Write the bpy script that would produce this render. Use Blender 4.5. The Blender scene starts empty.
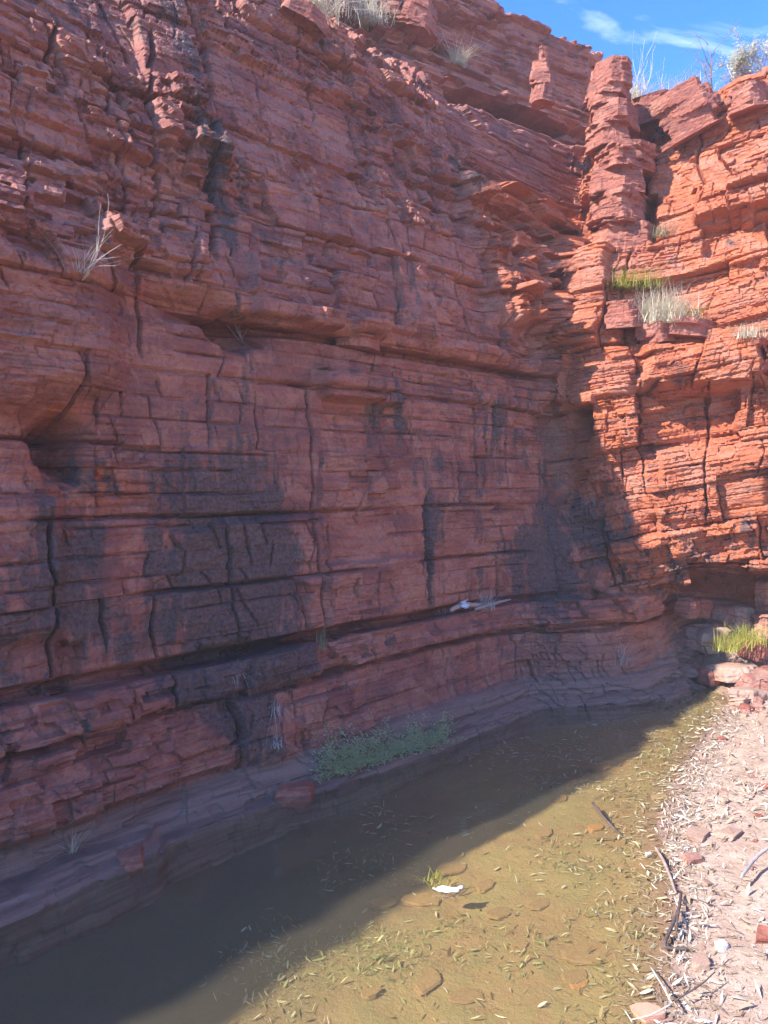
import bpy, bmesh, math, random
import numpy as np

random.seed(7)
RNG = np.random.default_rng(7)
SC = bpy.context.scene
COL = SC.collection
R = math.radians

# ------------------------------------------------------------------ camera
CAM_H = 2.0
F_PX = 769.0
PITCH = math.atan(32 / F_PX)
cam = bpy.data.cameras.new('camera')
cam.sensor_width = 36
cam.lens = 36 * F_PX / 1024
cam.clip_start = 0.05
cam.clip_end = 3000
cam_o = bpy.data.objects.new('camera', cam)
COL.objects.link(cam_o)
cam_o.location = (0, 0, CAM_H)
cam_o.rotation_euler = (math.pi / 2 - PITCH, 0, 0)
SC.camera = cam_o

# ------------------------------------------------------------------ sky, sun, exposure
SUN_DIR = np.array((-1.114, -0.598, 1.0))
SUN_DIR /= np.linalg.norm(SUN_DIR)
SUN_EL = math.asin(SUN_DIR[2])
SUN_ROT = math.atan2(SUN_DIR[0], SUN_DIR[1])
w = bpy.data.worlds.new('World')
SC.world = w
w.use_nodes = True
nt = w.node_tree
bg = nt.nodes['Background']
sky = nt.nodes.new('ShaderNodeTexSky')
sky.sky_type = 'NISHITA'
sky.sun_disc = False
sky.sun_elevation = SUN_EL
sky.sun_rotation = SUN_ROT
sky.altitude = 1500
sky.air_density = 1.0
sky.dust_density = 0.3
sky.ozone_density = 3.0
# thin high cirrus wisps
tc = nt.nodes.new('ShaderNodeTexCoord')
mp = nt.nodes.new('ShaderNodeMapping')
mp.inputs['Rotation'].default_value = (0.2, 0.5, 0.6)
mp.inputs['Scale'].default_value = (3.0, 9.0, 5.0)
nz = nt.nodes.new('ShaderNodeTexNoise')
nz.inputs['Scale'].default_value = 1.3
nz.inputs['Detail'].default_value = 7
nz.inputs['Roughness'].default_value = 0.55
nz.inputs['Distortion'].default_value = 0.7
rp = nt.nodes.new('ShaderNodeValToRGB')
rp.color_ramp.elements[0].position = 0.53
rp.color_ramp.elements[0].color = (0, 0, 0, 1)
rp.color_ramp.elements[1].position = 0.85
rp.color_ramp.elements[1].color = (0.45, 0.45, 0.45, 1)
mx = nt.nodes.new('ShaderNodeMix')
mx.data_type = 'RGBA'
mx.inputs[7].default_value = (9.0, 9.5, 10.0, 1)
nt.links.new(tc.outputs['Generated'], mp.inputs['Vector'])
nt.links.new(mp.outputs[0], nz.inputs['Vector'])
nt.links.new(nz.outputs['Fac'], rp.inputs[0])
nt.links.new(rp.outputs[0], mx.inputs[0])
hs = nt.nodes.new('ShaderNodeHueSaturation')
hs.inputs['Saturation'].default_value = 1.30
hs.inputs['Hue'].default_value = 0.512
nt.links.new(sky.outputs[0], hs.inputs['Color'])
nt.links.new(hs.outputs[0], mx.inputs[6])
nt.links.new(mx.outputs[2], bg.inputs[0])
bg.inputs[1].default_value = 0.15

sun = bpy.data.lights.new('sun', 'SUN')
sun.energy = 3.5
sun.angle = R(0.55)
sun.color = (1.0, 0.95, 0.87)
sun_o = bpy.data.objects.new('sun', sun)
COL.objects.link(sun_o)
from mathutils import Vector
sun_o.rotation_euler = Vector(SUN_DIR).to_track_quat('Z', 'Y').to_euler()
sun_o.location = (-6, -2, 12)

SC.view_settings.view_transform = 'Standard'
SC.view_settings.look = 'None'
SC.view_settings.gamma = 1
SC.view_settings.use_curve_mapping = False
SC.view_settings.exposure = 1.72
SC.cycles.max_bounces = 6
SC.cycles.diffuse_bounces = 3
SC.cycles.transparent_max_bounces = 12
SC.cycles.caustics_refractive = False
SC.cycles.caustics_reflective = False
SC.cycles.use_denoising = True
SC.cycles.use_adaptive_sampling = True
SC.cycles.adaptive_threshold = 0.025

# ------------------------------------------------------------------ helpers: hashing, noise, projection
def hsh(*a):
    h = np.uint64(1469598103934665603)
    with np.errstate(over='ignore'):
        for x in a:
            h = (np.asarray(x).astype(np.int64).astype(np.uint64) + np.uint64(0x9E3779B97F4A7C15)) ^ (h * np.uint64(0xBF58476D1CE4E5B9))
            h = (h ^ (h >> np.uint64(29))) * np.uint64(0x94D049BB133111EB)
            h = h ^ (h >> np.uint64(32))
    return (h & np.uint64(0xFFFFFF)).astype(np.float32) / np.float32(0x1000000)

def vnoise(x, y, seed=0):
    xi = np.floor(x); yi = np.floor(y)
    fx = (x - xi); fy = (y - yi)
    fx = fx * fx * (3 - 2 * fx); fy = fy * fy * (3 - 2 * fy)
    xi = xi.astype(np.int64); yi = yi.astype(np.int64)
    a = hsh(xi, yi, seed); b = hsh(xi + 1, yi, seed); c = hsh(xi, yi + 1, seed); d = hsh(xi + 1, yi + 1, seed)
    return (a * (1 - fx) + b * fx) * (1 - fy) + (c * (1 - fx) + d * fx) * fy

def fbm(x, y, seed=0, o=4, g=0.5):
    s = 0; a = 1.0; t = 0
    for k in range(o):
        s = s + a * vnoise(x * 2 ** k + 17.3 * k, y * 2 ** k - 9.1 * k, seed + k); t += a; a *= g
    return s / t

def sstep(a, b, x):
    t = np.clip((x - a) / (b - a), 0, 1)
    return t * t * (3 - 2 * t)

CP, SP = math.cos(PITCH), math.sin(PITCH)
def project(P):
    x = P[..., 0]; y = P[..., 1]; z = P[..., 2] - CAM_H
    d = y * CP - z * SP
    up = y * SP + z * CP
    d = np.where(np.abs(d) < 1e-4, 1e-4, d)
    return 384 + F_PX * x / d, 512 - F_PX * up / d, d

def ray(px, py):
    a = (px - 384) / F_PX; b = (512 - py) / F_PX
    v = np.array((a, CP + b * SP, -SP + b * CP))
    return v

def at_z(px, py, z=0.0):
    v = ray(px, py); t = (z - CAM_H) / v[2]
    return np.array((v[0] * t, v[1] * t, z))

def at_y(px, py, y):
    v = ray(px, py); t = y / v[1]
    return np.array((v[0] * t, y, CAM_H + v[2] * t))

# ------------------------------------------------------------------ helpers: objects
def link(name, me, mat=None, parent=None, loc=None, rot=None, scale=None):
    o = bpy.data.objects.new(name, me)
    COL.objects.link(o)
    if mat is not None and me is not None and not me.materials:
        me.materials.append(mat)
    if parent is not None:
        o.parent = parent
    if loc is not None: o.location = loc
    if rot is not None: o.rotation_euler = rot
    if scale is not None: o.scale = scale
    return o

def tag(o, label=None, cat=None, group=None, kind=None):
    if label: o['label'] = label
    if cat: o['category'] = cat
    if group: o['group'] = group
    if kind: o['kind'] = kind
    return o

def mesh_np(name, V, F, attrs=None, smooth=False):
    """V (n,3), F (m,3|4) arrays"""
    me = bpy.data.meshes.new(name)
    V = np.ascontiguousarray(V, np.float32); F = np.ascontiguousarray(F, np.int32)
    n, k = F.shape
    me.vertices.add(len(V)); me.vertices.foreach_set('co', V.ravel())
    me.loops.add(n * k); me.loops.foreach_set('vertex_index', F.ravel())
    me.polygons.add(n)
    me.polygons.foreach_set('loop_start', np.arange(0, n * k, k, dtype=np.int32))
    me.polygons.foreach_set('loop_total', np.full(n, k, np.int32))
    me.polygons.foreach_set('use_smooth', np.full(n, smooth, bool))
    if attrs:
        for an, av in attrs.items():
            at = me.attributes.new(an, 'FLOAT', 'POINT')
            at.data.foreach_set('value', np.ascontiguousarray(av, np.float32))
    me.update(calc_edges=True)
    return me

# ------------------------------------------------------------------ materials
class NT:
    def __init__(s, name):
        s.m = bpy.data.materials.new(name); s.m.use_nodes = True
        s.t = s.m.node_tree; s.b = s.t.nodes['Principled BSDF']; s.out = s.t.nodes['Material Output']
    def n(s, typ, **kw):
        x = s.t.nodes.new(typ)
        for k, v in kw.items(): setattr(x, k, v)
        return x
    def l(s, a, b): s.t.links.new(a, b)
    def attr(s, name): 
        x = s.n('ShaderNodeAttribute'); x.attribute_name = name; return x.outputs['Fac']
    def pos(s, scale=(1, 1, 1), rot=(0, 0, 0), obj=False):
        if obj:
            g = s.n('ShaderNodeTexCoord').outputs['Object']
        else:
            g = s.n('ShaderNodeNewGeometry').outputs['Position']
        m = s.n('ShaderNodeMapping'); m.inputs['Scale'].default_value = scale; m.inputs['Rotation'].default_value = rot
        s.l(g, m.inputs['Vector']); return m.outputs[0]
    def noise(s, vec, scale=1, detail=4, rough=0.5, dist=0):
        x = s.n('ShaderNodeTexNoise'); x.inputs['Scale'].default_value = scale; x.inputs['Detail'].default_value = detail
        x.inputs['Roughness'].default_value = rough; x.inputs['Distortion'].default_value = dist
        s.l(vec, x.inputs['Vector']); return x.outputs['Fac']
    def ramp(s, fac, stops):
        x = s.n('ShaderNodeValToRGB'); e = x.color_ramp.elements
        while len(e) < len(stops): e.new(0.5)
        for k, (p, c) in enumerate(stops):
            e[k].position = p; e[k].color = (c, c, c, 1) if not hasattr(c, '__len__') else (*c, 1)
        s.l(fac, x.inputs[0]); return x.outputs[0]
    def mix(s, fac, a, b, blend='MIX'):
        x = s.n('ShaderNodeMix', data_type='RGBA', blend_type=blend)
        for sock, v in ((x.inputs[0], fac), (x.inputs[6], a), (x.inputs[7], b)):
            if isinstance(v, (int, float)): sock.default_value = v
            elif isinstance(v, tuple): sock.default_value = (*v, 1)
            else: s.l(v, sock)
        return x.outputs[2]
    def math(s, op, a, b=0.0, clamp=False):
        x = s.n('ShaderNodeMath', operation=op, use_clamp=clamp)
        for sock, v in ((x.inputs[0], a), (x.inputs[1], b)):
            if isinstance(v, (int, float)): sock.default_value = v
            else: s.l(v, sock)
        return x.outputs[0]
    def bump(s, h, dist=0.01, strength=1.0, prev=None):
        x = s.n('ShaderNodeBump'); x.inputs['Distance'].default_value = dist; x.inputs['Strength'].default_value = strength
        s.l(h, x.inputs['Height'])
        if prev is not None: s.l(prev, x.inputs['Normal'])
        return x.outputs[0]

def rock_material(name, use_attr=True, tint=(1, 1, 1), obj=False):
    N = NT(name)
    p1 = N.pos((1, 1, 1), obj=obj)
    bands = N.noise(N.pos((1.2, 1.2, 38), obj=obj), 1.0, 5, 0.6, 0.3)
    bands2 = N.noise(N.pos((2.5, 2.5, 120), obj=obj), 1.0, 3, 0.6, 0.2)
    patch = N.noise(p1, 2.2, 5, 0.6, 0.4)
    fine = N.noise(p1, 42, 5, 0.65)
    streak = N.noise(N.pos((7, 7, 0.8), obj=obj), 1.0, 6, 0.65, 0.5)
    if use_attr:
        rnd = N.attr('rnd'); stain = N.attr('stain'); grey = N.attr('grey'); ochre = N.attr('ochre')
    col = N.mix(N.ramp(patch, [(0.3, 0), (0.7, 1)]), (0.26, 0.080, 0.056), (0.42, 0.146, 0.098))
    if use_attr:
        col = N.mix(N.ramp(rnd, [(0.25, 0.55), (0.48, 0.0)]), col, (0.17, 0.068, 0.060))
        col = N.mix(N.ramp(rnd, [(0.5, 0.0), (0.78, 0.65)]), col, (0.50, 0.235, 0.165))
        col = N.mix(N.math('MULTIPLY', N.attr('maroon_glare'), 0.6), col, N.mix(N.ramp(patch, [(0.3, 0), (0.7, 1)]), (0.19, 0.074, 0.072), (0.31, 0.130, 0.118)))
        col = N.mix(N.ramp(ochre, [(0.1, 0), (0.9, 0.85)]), col, (0.50, 0.130, 0.042))
    # thin iron-dark laminae
    lam = N.math('MULTIPLY', N.ramp(bands, [(0.36, 0.85), (0.5, 0.0)]), N.ramp(N.noise(p1, 0.9, 3, 0.5), [(0.42, 0.12), (0.62, 1.0)]))
    col = N.mix(lam, col, (0.085, 0.040, 0.040))
    col = N.mix(N.ramp(bands2, [(0.56, 0.0), (0.74, 0.40)]), col, (0.46, 0.20, 0.135))
    # peeling pale crust, ragged patches
    crust = N.noise(N.pos((3.2, 3.2, 4.5), obj=obj), 1.0, 7, 0.68, 0.6)
    col = N.mix(N.ramp(crust, [(0.515, 0.0), (0.56, 0.45)]), col, (0.46, 0.215, 0.150))
    col = N.mix(N.ramp(crust, [(0.36, 0.55), (0.43, 0.0)]), col, (0.13, 0.066, 0.062))
    # fine mottling
    col = N.mix(N.ramp(fine, [(0.35, 0.35), (0.55, 0.0)]), col, (0.11, 0.045, 0.036))
    # pale dusty mineral flecks
    fl = N.noise(N.pos((6, 6, 22), obj=obj), 1.0, 6, 0.7)
    col = N.mix(N.ramp(fl, [(0.60, 0.0), (0.72, 0.35)]), col, (0.45, 0.27, 0.21))
    if use_attr:
        sv = N.math('ADD', N.math('MULTIPLY', streak, 1.35), N.math('MULTIPLY', crust, 0.75))
        sv = N.math('ADD', N.math('SUBTRACT', sv, 1.05), N.math('SUBTRACT', N.math('MULTIPLY', stain, 0.85), 0.50))
        sf = N.ramp(sv, [(-0.0, 0.0), (0.16, 0.85)])
        varn = N.mix(N.ramp(fine, [(0.4, 0), (0.65, 1)]), (0.050, 0.040, 0.042), (0.115, 0.088, 0.088))
        col = N.mix(sf, col, varn)
        gcol = N.mix(N.ramp(bands, [(0.35, 0), (0.6, 1)]), (0.135, 0.085, 0.068), (0.26, 0.175, 0.14))
        col = N.mix(N.ramp(grey, [(0.0, 0.0), (1.0, 0.92)]), col, gcol)
    if tint != (1, 1, 1):
        col = N.mix(1.0, col, tint, 'MULTIPLY')
    N.l(col, N.b.inputs['Base Color'])
    N.b.inputs['Roughness'].default_value = 0.82
    N.b.inputs['Specular IOR Level'].default_value = 0.3
    h = N.math('ADD', N.math('MULTIPLY', bands, 0.38), N.math('MULTIPLY', fine, 0.6))
    h = N.math('ADD', h, N.math('MULTIPLY', bands2, 0.25))
    N.l(N.bump(h, 0.018, 0.8), N.b.inputs['Normal'])
    return N.m

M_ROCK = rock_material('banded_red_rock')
M_STONE = rock_material('loose_red_stone', use_attr=False)
M_PALE_STONE = rock_material('pale_dusty_stone', use_attr=False, tint=(1.0, 1.35, 1.5))

def simple_mat(name, c1, c2, scale=8, rough=0.8, stretch=(1, 1, 1), bump=0.004, obj=True, trans=0.0, attr=None):
    N = NT(name)
    n = N.noise(N.pos(stretch, obj=obj), scale, 5, 0.6)
    f = N.ramp(n, [(0.3, 0), (0.7, 1)])
    if attr: f = N.math('ADD', N.math('MULTIPLY', f, 0.35), N.math('MULTIPLY', N.attr(attr), 0.65))
    col = N.mix(f, c1, c2)
    N.l(col, N.b.inputs['Base Color'])
    N.b.inputs['Roughness'].default_value = rough
    N.b.inputs['Specular IOR Level'].default_value = 0.25
    if bump: N.l(N.bump(n, bump, 0.8), N.b.inputs['Normal'])
    if trans:
        t = N.n('ShaderNodeBsdfTranslucent'); N.l(col, t.inputs['Color'])
        ms = N.n('ShaderNodeMixShader'); ms.inputs[0].default_value = trans
        N.l(N.b.outputs[0], ms.inputs[1]); N.l(t.outputs[0], ms.inputs[2]); N.l(ms.outputs[0], N.out.inputs['Surface'])
    return N.m

# ------------------------------------------------------------------ the cliff: control net
O_ = np.array((-1.7, 3.4)); T_ = np.array((0.687, 0.727)); NO = np.array((0.727, -0.687))
ROWS_Z = [-0.9, 0.0, 0.22, 0.28, 0.64, 0.70, 0.89, 0.95, 2.0, 3.0, 3.10, 4.0, 5.0, 6.2, 6.32, 6.6, 8.35, 8.7, 9.6]
SETB =   [-0.12, 0.0, 0.15, 0.20, 0.30, 0.26, 0.31, 0.42, 0.50, 0.58, 0.50, 0.76, 1.12, 1.54, 1.75, 2.9, 3.2, 5.5, 16]
NR = len(ROWS_Z)
def regular(t, curve=0.0, k=None):
    out = []
    f = min(max((t - 2.2) / 1.6, 0), 1)                # the rim steps down towards the corner
    lo = max(0.0, 1 - abs(t - 0.1) / 2.5) * 1.6; lo = min(lo, 1.0)   # out-of-frame notch added to the rim so sun reaches the buttress
    for i, (z, s) in enumerate(zip(ROWS_Z, SETB)):
        if i == 12: z, s = z - 0.35 * lo, s - 0.10 * lo
        if i == 13: z, s = z - 0.1 * f - 0.85 * lo, s + 0.05 * f - 0.05 * lo
        if i == 14: z, s = z - 0.1 * f - 0.85 * lo, s + 0.1 * f + 0.3 * lo
        if i == 15: z, s = z - 0.1 * f - 0.8 * lo, s + 0.3 * lo
        if i == 16: z, s = z - 1.3 * lo, s + 0.9 * lo
        p = O_ + T_ * t - NO * s
        out.append((p[0], p[1], z))
    return out
cols = [regular(t) for t in (-16, -10, -6, -3.5, -2, -1, 0, 1, 2, 3, 3.7)]
def col_from(d, base):
    """d: {row index: (x,y,z)}; rows not given come from base"""
    return [d.get(i, base[i]) for i in range(NR)]
k1 = col_from({16: (0.0, 9.7, 8.4), 17: (-0.8, 12.0, 8.8), 18: (-5, 22, 9.8)}, regular(4.4))
k2 = col_from({0: (1.85, 6.5, -0.9), 1: (1.75, 6.66, 0), 2: (1.68, 6.79, .22), 3: (1.64, 6.83, .28), 4: (1.56, 6.94, .64), 5: (1.59, 6.90, .70), 6: (1.56, 6.96, .89), 7: (1.50, 7.15, .95),
               8: (1.47, 7.5, 2.0), 9: (1.42, 7.6, 3.0), 10: (1.47, 7.55, 3.1), 15: (0.65, 9.6, 6.5), 16: (0.8, 10.0, 8.4), 17: (0.3, 12.2, 8.8), 18: (-3, 23, 9.8)}, regular(5.2))
k3 = [(2.4, 6.68, -0.9), (2.32, 6.82, 0), (2.24, 6.95, .22), (2.20, 6.98, .28), (2.10, 7.08, .64), (2.13, 7.04, .70), (2.08, 7.12, .89), (1.98, 7.4, .95),
      (1.83, 7.95, 2.0), (1.72, 8.0, 3.0), (1.74, 7.97, 3.1), (1.80, 8.45, 4.0), (2.22, 9.15, 5.0), (2.48, 9.9, 6.1), (2.55, 10.1, 6.22), (2.72, 11.0, 6.5), (2.88, 11.35, 8.2), (2.7, 13, 8.6), (1, 24, 9.4)]
k4 = [(3.1, 7.05, -0.9), (2.93, 7.2, 0), (2.83, 7.3, .22), (2.79, 7.33, .28), (2.65, 7.40, .64), (2.68, 7.36, .70), (2.62, 7.38, .89), (2.50, 7.42, .95),
      (2.22, 7.42, 2.0), (2.10, 7.55, 3.0), (2.10, 7.52, 3.1), (2.03, 7.85, 4.0), (2.38, 8.5, 5.0), (2.62, 8.95, 6.3), (2.7, 9.3, 6.4), (2.95, 11.2, 6.4), (3.05, 11.6, 8.1), (3.2, 13, 8.4), (4, 25, 9)]
k5 = [(3.35, 7.6, -0.9), (3.22, 7.7, 0), (3.18, 7.75, .22), (3.16, 7.78, .28), (3.10, 7.95, .64), (3.10, 7.97, .70), (3.08, 7.97, .89), (2.96, 7.42, .98),
      (2.90, 7.33, 2.0), (2.90, 7.42, 3.0), (2.90, 7.40, 3.1), (2.94, 7.7, 4.0), (3.0, 8.0, 5.0), (3.12, 8.45, 6.05), (3.2, 8.7, 6.2), (3.6, 10.3, 6.5), (4.2, 12.2, 6.6), (5, 15, 7.0), (9, 24, 8)]
k6 = [(4.4, 8.0, -0.9), (4.3, 8.4, 0), (4.3, 8.45, .22), (4.3, 8.46, .28), (4.25, 8.5, .64), (4.25, 8.5, .70), (4.0, 8.1, .89), (3.66, 7.2, .98),
      (3.56, 7.05, 2.0), (3.56, 7.08, 3.0), (3.56, 7.06, 3.1), (3.60, 7.3, 4.0), (3.72, 7.6, 5.0), (3.9, 8.0, 6.2), (4.0, 8.25, 6.35), (4.8, 10, 6.9), (5.4, 12, 7.0), (6.5, 15, 7.5), (12, 23, 8.3)]
def shifted(base, dx, dy, dz, fx=1.0):
    return [(x + dx, y + dy, z + (dz if i >= 12 else 0)) for i, (x, y, z) in enumerate(base)]
k7 = shifted(k6, 1.1, -0.7, 0.1)
k8 = shifted(k6, 3.0, -2.0, 0.3)
k9 = shifted(k6, 6.5, -5.0, 0.4)
k10 = shifted(k6, 9.5, -12.0, 0.4)
cols += [k1, k2, k3, k4, k5, k6, k7, k8, k9, k10]
NET = np.array(cols, float)                       # (C, R, 3)
NCOL = len(cols)
mid = NET[:, 8, :2]
SCOL = np.concatenate([[0], np.cumsum(np.linalg.norm(np.diff(mid, axis=0), axis=1))])
VROW = np.concatenate([[0], np.cumsum(np.linalg.norm(np.diff(NET[8], axis=0), axis=1))])

# sample positions along the wall: finer where the camera sees it
def dens_u():
    ss = [SCOL[0]]
    while ss[-1] < SCOL[-1]:
        s = ss[-1]
        x = np.interp(s, SCOL, mid[:, 0]); y = np.interp(s, SCOL, mid[:, 1])
        px = 384 + F_PX * x / max(y, 0.3)
        d = max(y, 1.5)
        step = d * 0.00125
        if y < 2.9 or px < -40:
            step = 0.012 + 0.05 * max(0, 2.9 - y) if y > 0 else 0.2
        if px > 815:
            step = 0.02 + 0.10 * max(0, x - 4.7)
        ss.append(s + min(step, 0.35))
    return np.array(ss)
US = dens_u()
def dens_v():
    vs = []
    for i in range(NR - 1):
        a, b = VROW[i], VROW[i + 1]
        st = 0.0098
        if i == 0: st = 0.05
        elif i == 14: st = 0.03
        elif i == 15: st = 0.02
        elif i == 16: st = 0.06
        elif i >= 17: st = 0.4
        n = max(2, int(round((b - a) / st)))
        vs.append(np.linspace(a, b, n, endpoint=False))
    return np.concatenate(vs + [[VROW[-1]]])
VS = dens_v()
NU, NV = len(US), len(VS)

def hermite(xk, yk, x):
    m = np.gradient(yk, xk, axis=0)
    i = np.clip(np.searchsorted(xk, x, side='right') - 1, 0, len(xk) - 2)
    h = (xk[i + 1] - xk[i]); t = (x - xk[i]) / h
    sh = (-1,) + (1,) * (yk.ndim - 1)
    t = t.reshape(sh); h = h.reshape(sh)
    return ((2 * t**3 - 3 * t**2 + 1) * yk[i] + (t**3 - 2 * t**2 + t) * h * m[i] + (-2 * t**3 + 3 * t**2) * yk[i + 1] + (t**3 - t**2) * h * m[i + 1])

GU = hermite(SCOL, NET, US)                       # (NU, R, 3)
iv = np.clip(np.searchsorted(VROW, VS, side='right') - 1, 0, NR - 2)
tv = ((VS - VROW[iv]) / (VROW[iv + 1] - VROW[iv]))[None, :, None]
BASE = GU[:, iv] * (1 - tv) + GU[:, iv + 1] * tv  # (NU, NV, 3)
def smooth_axis(A, r, axis):
    k = np.ones(2 * r + 1) / (2 * r + 1)
    pad = [(0, 0)] * A.ndim; pad[axis] = (r, r)
    Ap = np.pad(A, pad, mode='edge')
    c = np.cumsum(np.concatenate([np.zeros_like(np.take(Ap, [0], axis)), Ap], axis), axis)
    n = A.shape[axis]
    return (np.take(c, np.arange(2 * r + 1, 2 * r + 1 + n), axis) - np.take(c, np.arange(0, n), axis)) / (2 * r + 1)
VIS = slice(20, NV - 60)
BS = smooth_axis(BASE, 2, 1)
BASE[:, VIS] = BS[:, VIS]
du = np.gradient(smooth_axis(BASE, 8, 0), axis=0)
dv = np.gradient(smooth_axis(BASE, 8, 1), axis=1)
NRM = np.cross(du, dv)
NRM /= np.linalg.norm(NRM, axis=2, keepdims=True) + 1e-9
NRM[:, :, 2] *= 0.35
NRM = smooth_axis(smooth_axis(NRM, 10, 0), 10, 1)
NRM /= np.linalg.norm(NRM, axis=2, keepdims=True) + 1e-9
if NRM[NU // 2, NV // 3, 1] > 0: NRM = -NRM
S = np.repeat(US[:, None], NV, 1).astype(np.float32)
Z = BASE[:, :, 2].astype(np.float32)
VV = np.repeat(VS[None, :], NU, 0).astype(np.float32)
PX, PY, PD = project(BASE)
INVIEW = (PD > 1) & (PX > -40) & (PX < 808) & (PY > -60)
_vis = np.argwhere(INVIEW[::3, ::3]) * 3
_pv = np.stack([PX[_vis[:, 0], _vis[:, 1]], PY[_vis[:, 0], _vis[:, 1]]], 1)
_dv = PD[_vis[:, 0], _vis[:, 1]]
def anchor(px, py):
    d = (_pv[:, 0] - px) ** 2 + (_pv[:, 1] - py) ** 2
    c = np.where(d < d.min() + 9)[0]
    k = _vis[c[np.argmin(_dv[c])]]
    return k[0], k[1]
def sz(px, py):
    i, j = anchor(px, py)
    return float(S[i, j]), float(Z[i, j])
S_CORNER = SCOL[cols.index(k3)]
S_B = SCOL[cols.index(k4)]

# ------------------------------------------------------------------ the cliff: bedding, joints, features
SIDEB = sstep(S_CORNER - 0.5, S_CORNER + 0.4, S)              # 0 on the long wall, 1 on the buttress
TIER = sstep(VROW[14] - .1, VROW[15], VV)                      # set-back upper tier
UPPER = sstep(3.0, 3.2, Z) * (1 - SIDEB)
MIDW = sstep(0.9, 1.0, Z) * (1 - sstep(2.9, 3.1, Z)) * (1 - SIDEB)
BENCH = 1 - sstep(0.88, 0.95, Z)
lowf = fbm(S * 0.45, Z * 0.6, 11, 3)
lowf2 = fbm(S * 1.1, Z * 1.3, 12, 3)
dip = SIDEB * 0.16 * (S - S_CORNER)
ZB = Z - dip + 0.06 * (fbm(S * 0.5, Z * 0.1, 21, 3) - 0.5) + 0.016 * (fbm(S * 2.3, Z * 2.5, 22, 3) - 0.5)
SWP = S + 0.09 * (fbm(S * 1.5, Z * 3.0, 23, 3) - 0.5) + 0.03 * (fbm(S * 7, Z * 9, 24, 2) - 0.5)

def beds(tmin, tmax, seed):
    r = np.random.default_rng(seed); b = [-3.0]
    while b[-1] < 14: b.append(b[-1] + r.uniform(tmin, tmax))
    return np.array(b)

def cells(bounds, L, seed, slant=0.25):
    bi = np.searchsorted(bounds, ZB, side='right') - 1
    bi = np.clip(bi, 0, len(bounds) - 2)
    lo = bounds[bi]; th = bounds[bi + 1] - lo
    wz = (ZB - lo) / th
    Lb = L * (0.5 + 1.1 * hsh(bi, seed, 1))
    q = (SWP + slant * (hsh(bi, seed, 2) - 0.5) * wz * th * 2) / Lb + 37 * hsh(bi, seed, 3)
    c = np.floor(q).astype(np.int64)
    bl = c + 0.8 * (hsh(bi, c, seed) - 0.5)
    br = c + 1 + 0.8 * (hsh(bi, c + 1, seed) - 0.5)
    under = q < bl; over = q >= br
    c = np.where(under, c - 1, np.where(over, c + 1, c))
    bl = c + 0.8 * (hsh(bi, c, seed) - 0.5)
    br = c + 1 + 0.8 * (hsh(bi, c + 1, seed) - 0.5)
    dj = np.minimum(q - bl, br - q) * Lb                # distance to nearest joint
    db = np.minimum(wz, 1 - wz) * th                    # distance to nearest bedding plane
    cq = ((q - (bl + br) / 2) * Lb)                     # along-cell coordinate from centre
    return bi, c, dj, db, cq, (wz - 0.5) * th, th

B1 = beds(0.26, 0.62, 3); B2 = beds(0.07, 0.20, 4); B3 = beds(0.025, 0.065, 5); B4 = beds(0.008, 0.022, 6)
b1, c1, dj1, db1, q1, w1, th1 = cells(B1, 0.80, 31)
b2, c2, dj2, db2, q2, w2, th2 = cells(B2, 0.27, 32, 0.5)
b3, c3, dj3, db3, q3, w3, th3 = cells(B3, 0.13, 33, 0.6)
b4, c4, dj4, db4, q4, w4, th4 = cells(B4, 0.5, 34, 0.5)

shat = np.clip(fbm(S * 0.9, Z * 1.4, 41, 3) * 2.4 - 0.75, 0, 1)       # 0 massive .. 1 shattered
a1 = 0.058 * UPPER + 0.030 * MIDW + 0.040 * BENCH + 0.10 * SIDEB * (1 - BENCH) + 0.05 * TIER
a2 = (0.060 * UPPER + 0.024 * MIDW + 0.042 * BENCH + 0.065 * SIDEB + 0.035 * TIER) * (0.30 + 0.9 * shat)
a3 = (0.030 * UPPER + 0.015 * MIDW + 0.024 * BENCH + 0.034 * SIDEB + 0.02 * TIER) * (0.3 + 1.0 * shat)
massive = (hsh(b1, c1, 51) < 0.34 + 0.30 * MIDW)
a4 = np.where(massive, 0.5, 1.0) * (0.0035 + 0.004 * SIDEB + 0.004 * shat)
a2 = np.where(massive, a2 * 0.25, a2); a3 = np.where(massive, a3 * 0.45, a3)

D = np.zeros_like(S)
D += a1 * (hsh(b1, c1, 61) - 0.5) * 2
D += a1 * 0.6 * ((hsh(b1, c1, 62) - 0.5) * q1 + (hsh(b1, c1, 63) - 0.65) * w1 * 1.2)
D += a2 * (hsh(b2, c2, 64) ** 1.4 - 0.45) * 2
D += a2 * 1.1 * ((hsh(b2, c2, 65) - 0.5) * q2 + (hsh(b2, c2, 66) - 0.6) * w2)
thin2 = (th2 < 0.10) & (hsh(b2, 5) < 0.6)
D -= np.where(thin2, 0.035 * (UPPER + BENCH + 0.5 * MIDW + 1.5 * SIDEB) * (0.4 + shat), 0)
D += a3 * (hsh(b3, c3, 67) - 0.5) * 2 + a3 * 3.0 * (hsh(b3, c3, 68) - 0.5) * q3
D += a4 * (hsh(b4, c4, 69) - 0.5) * 2
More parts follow.
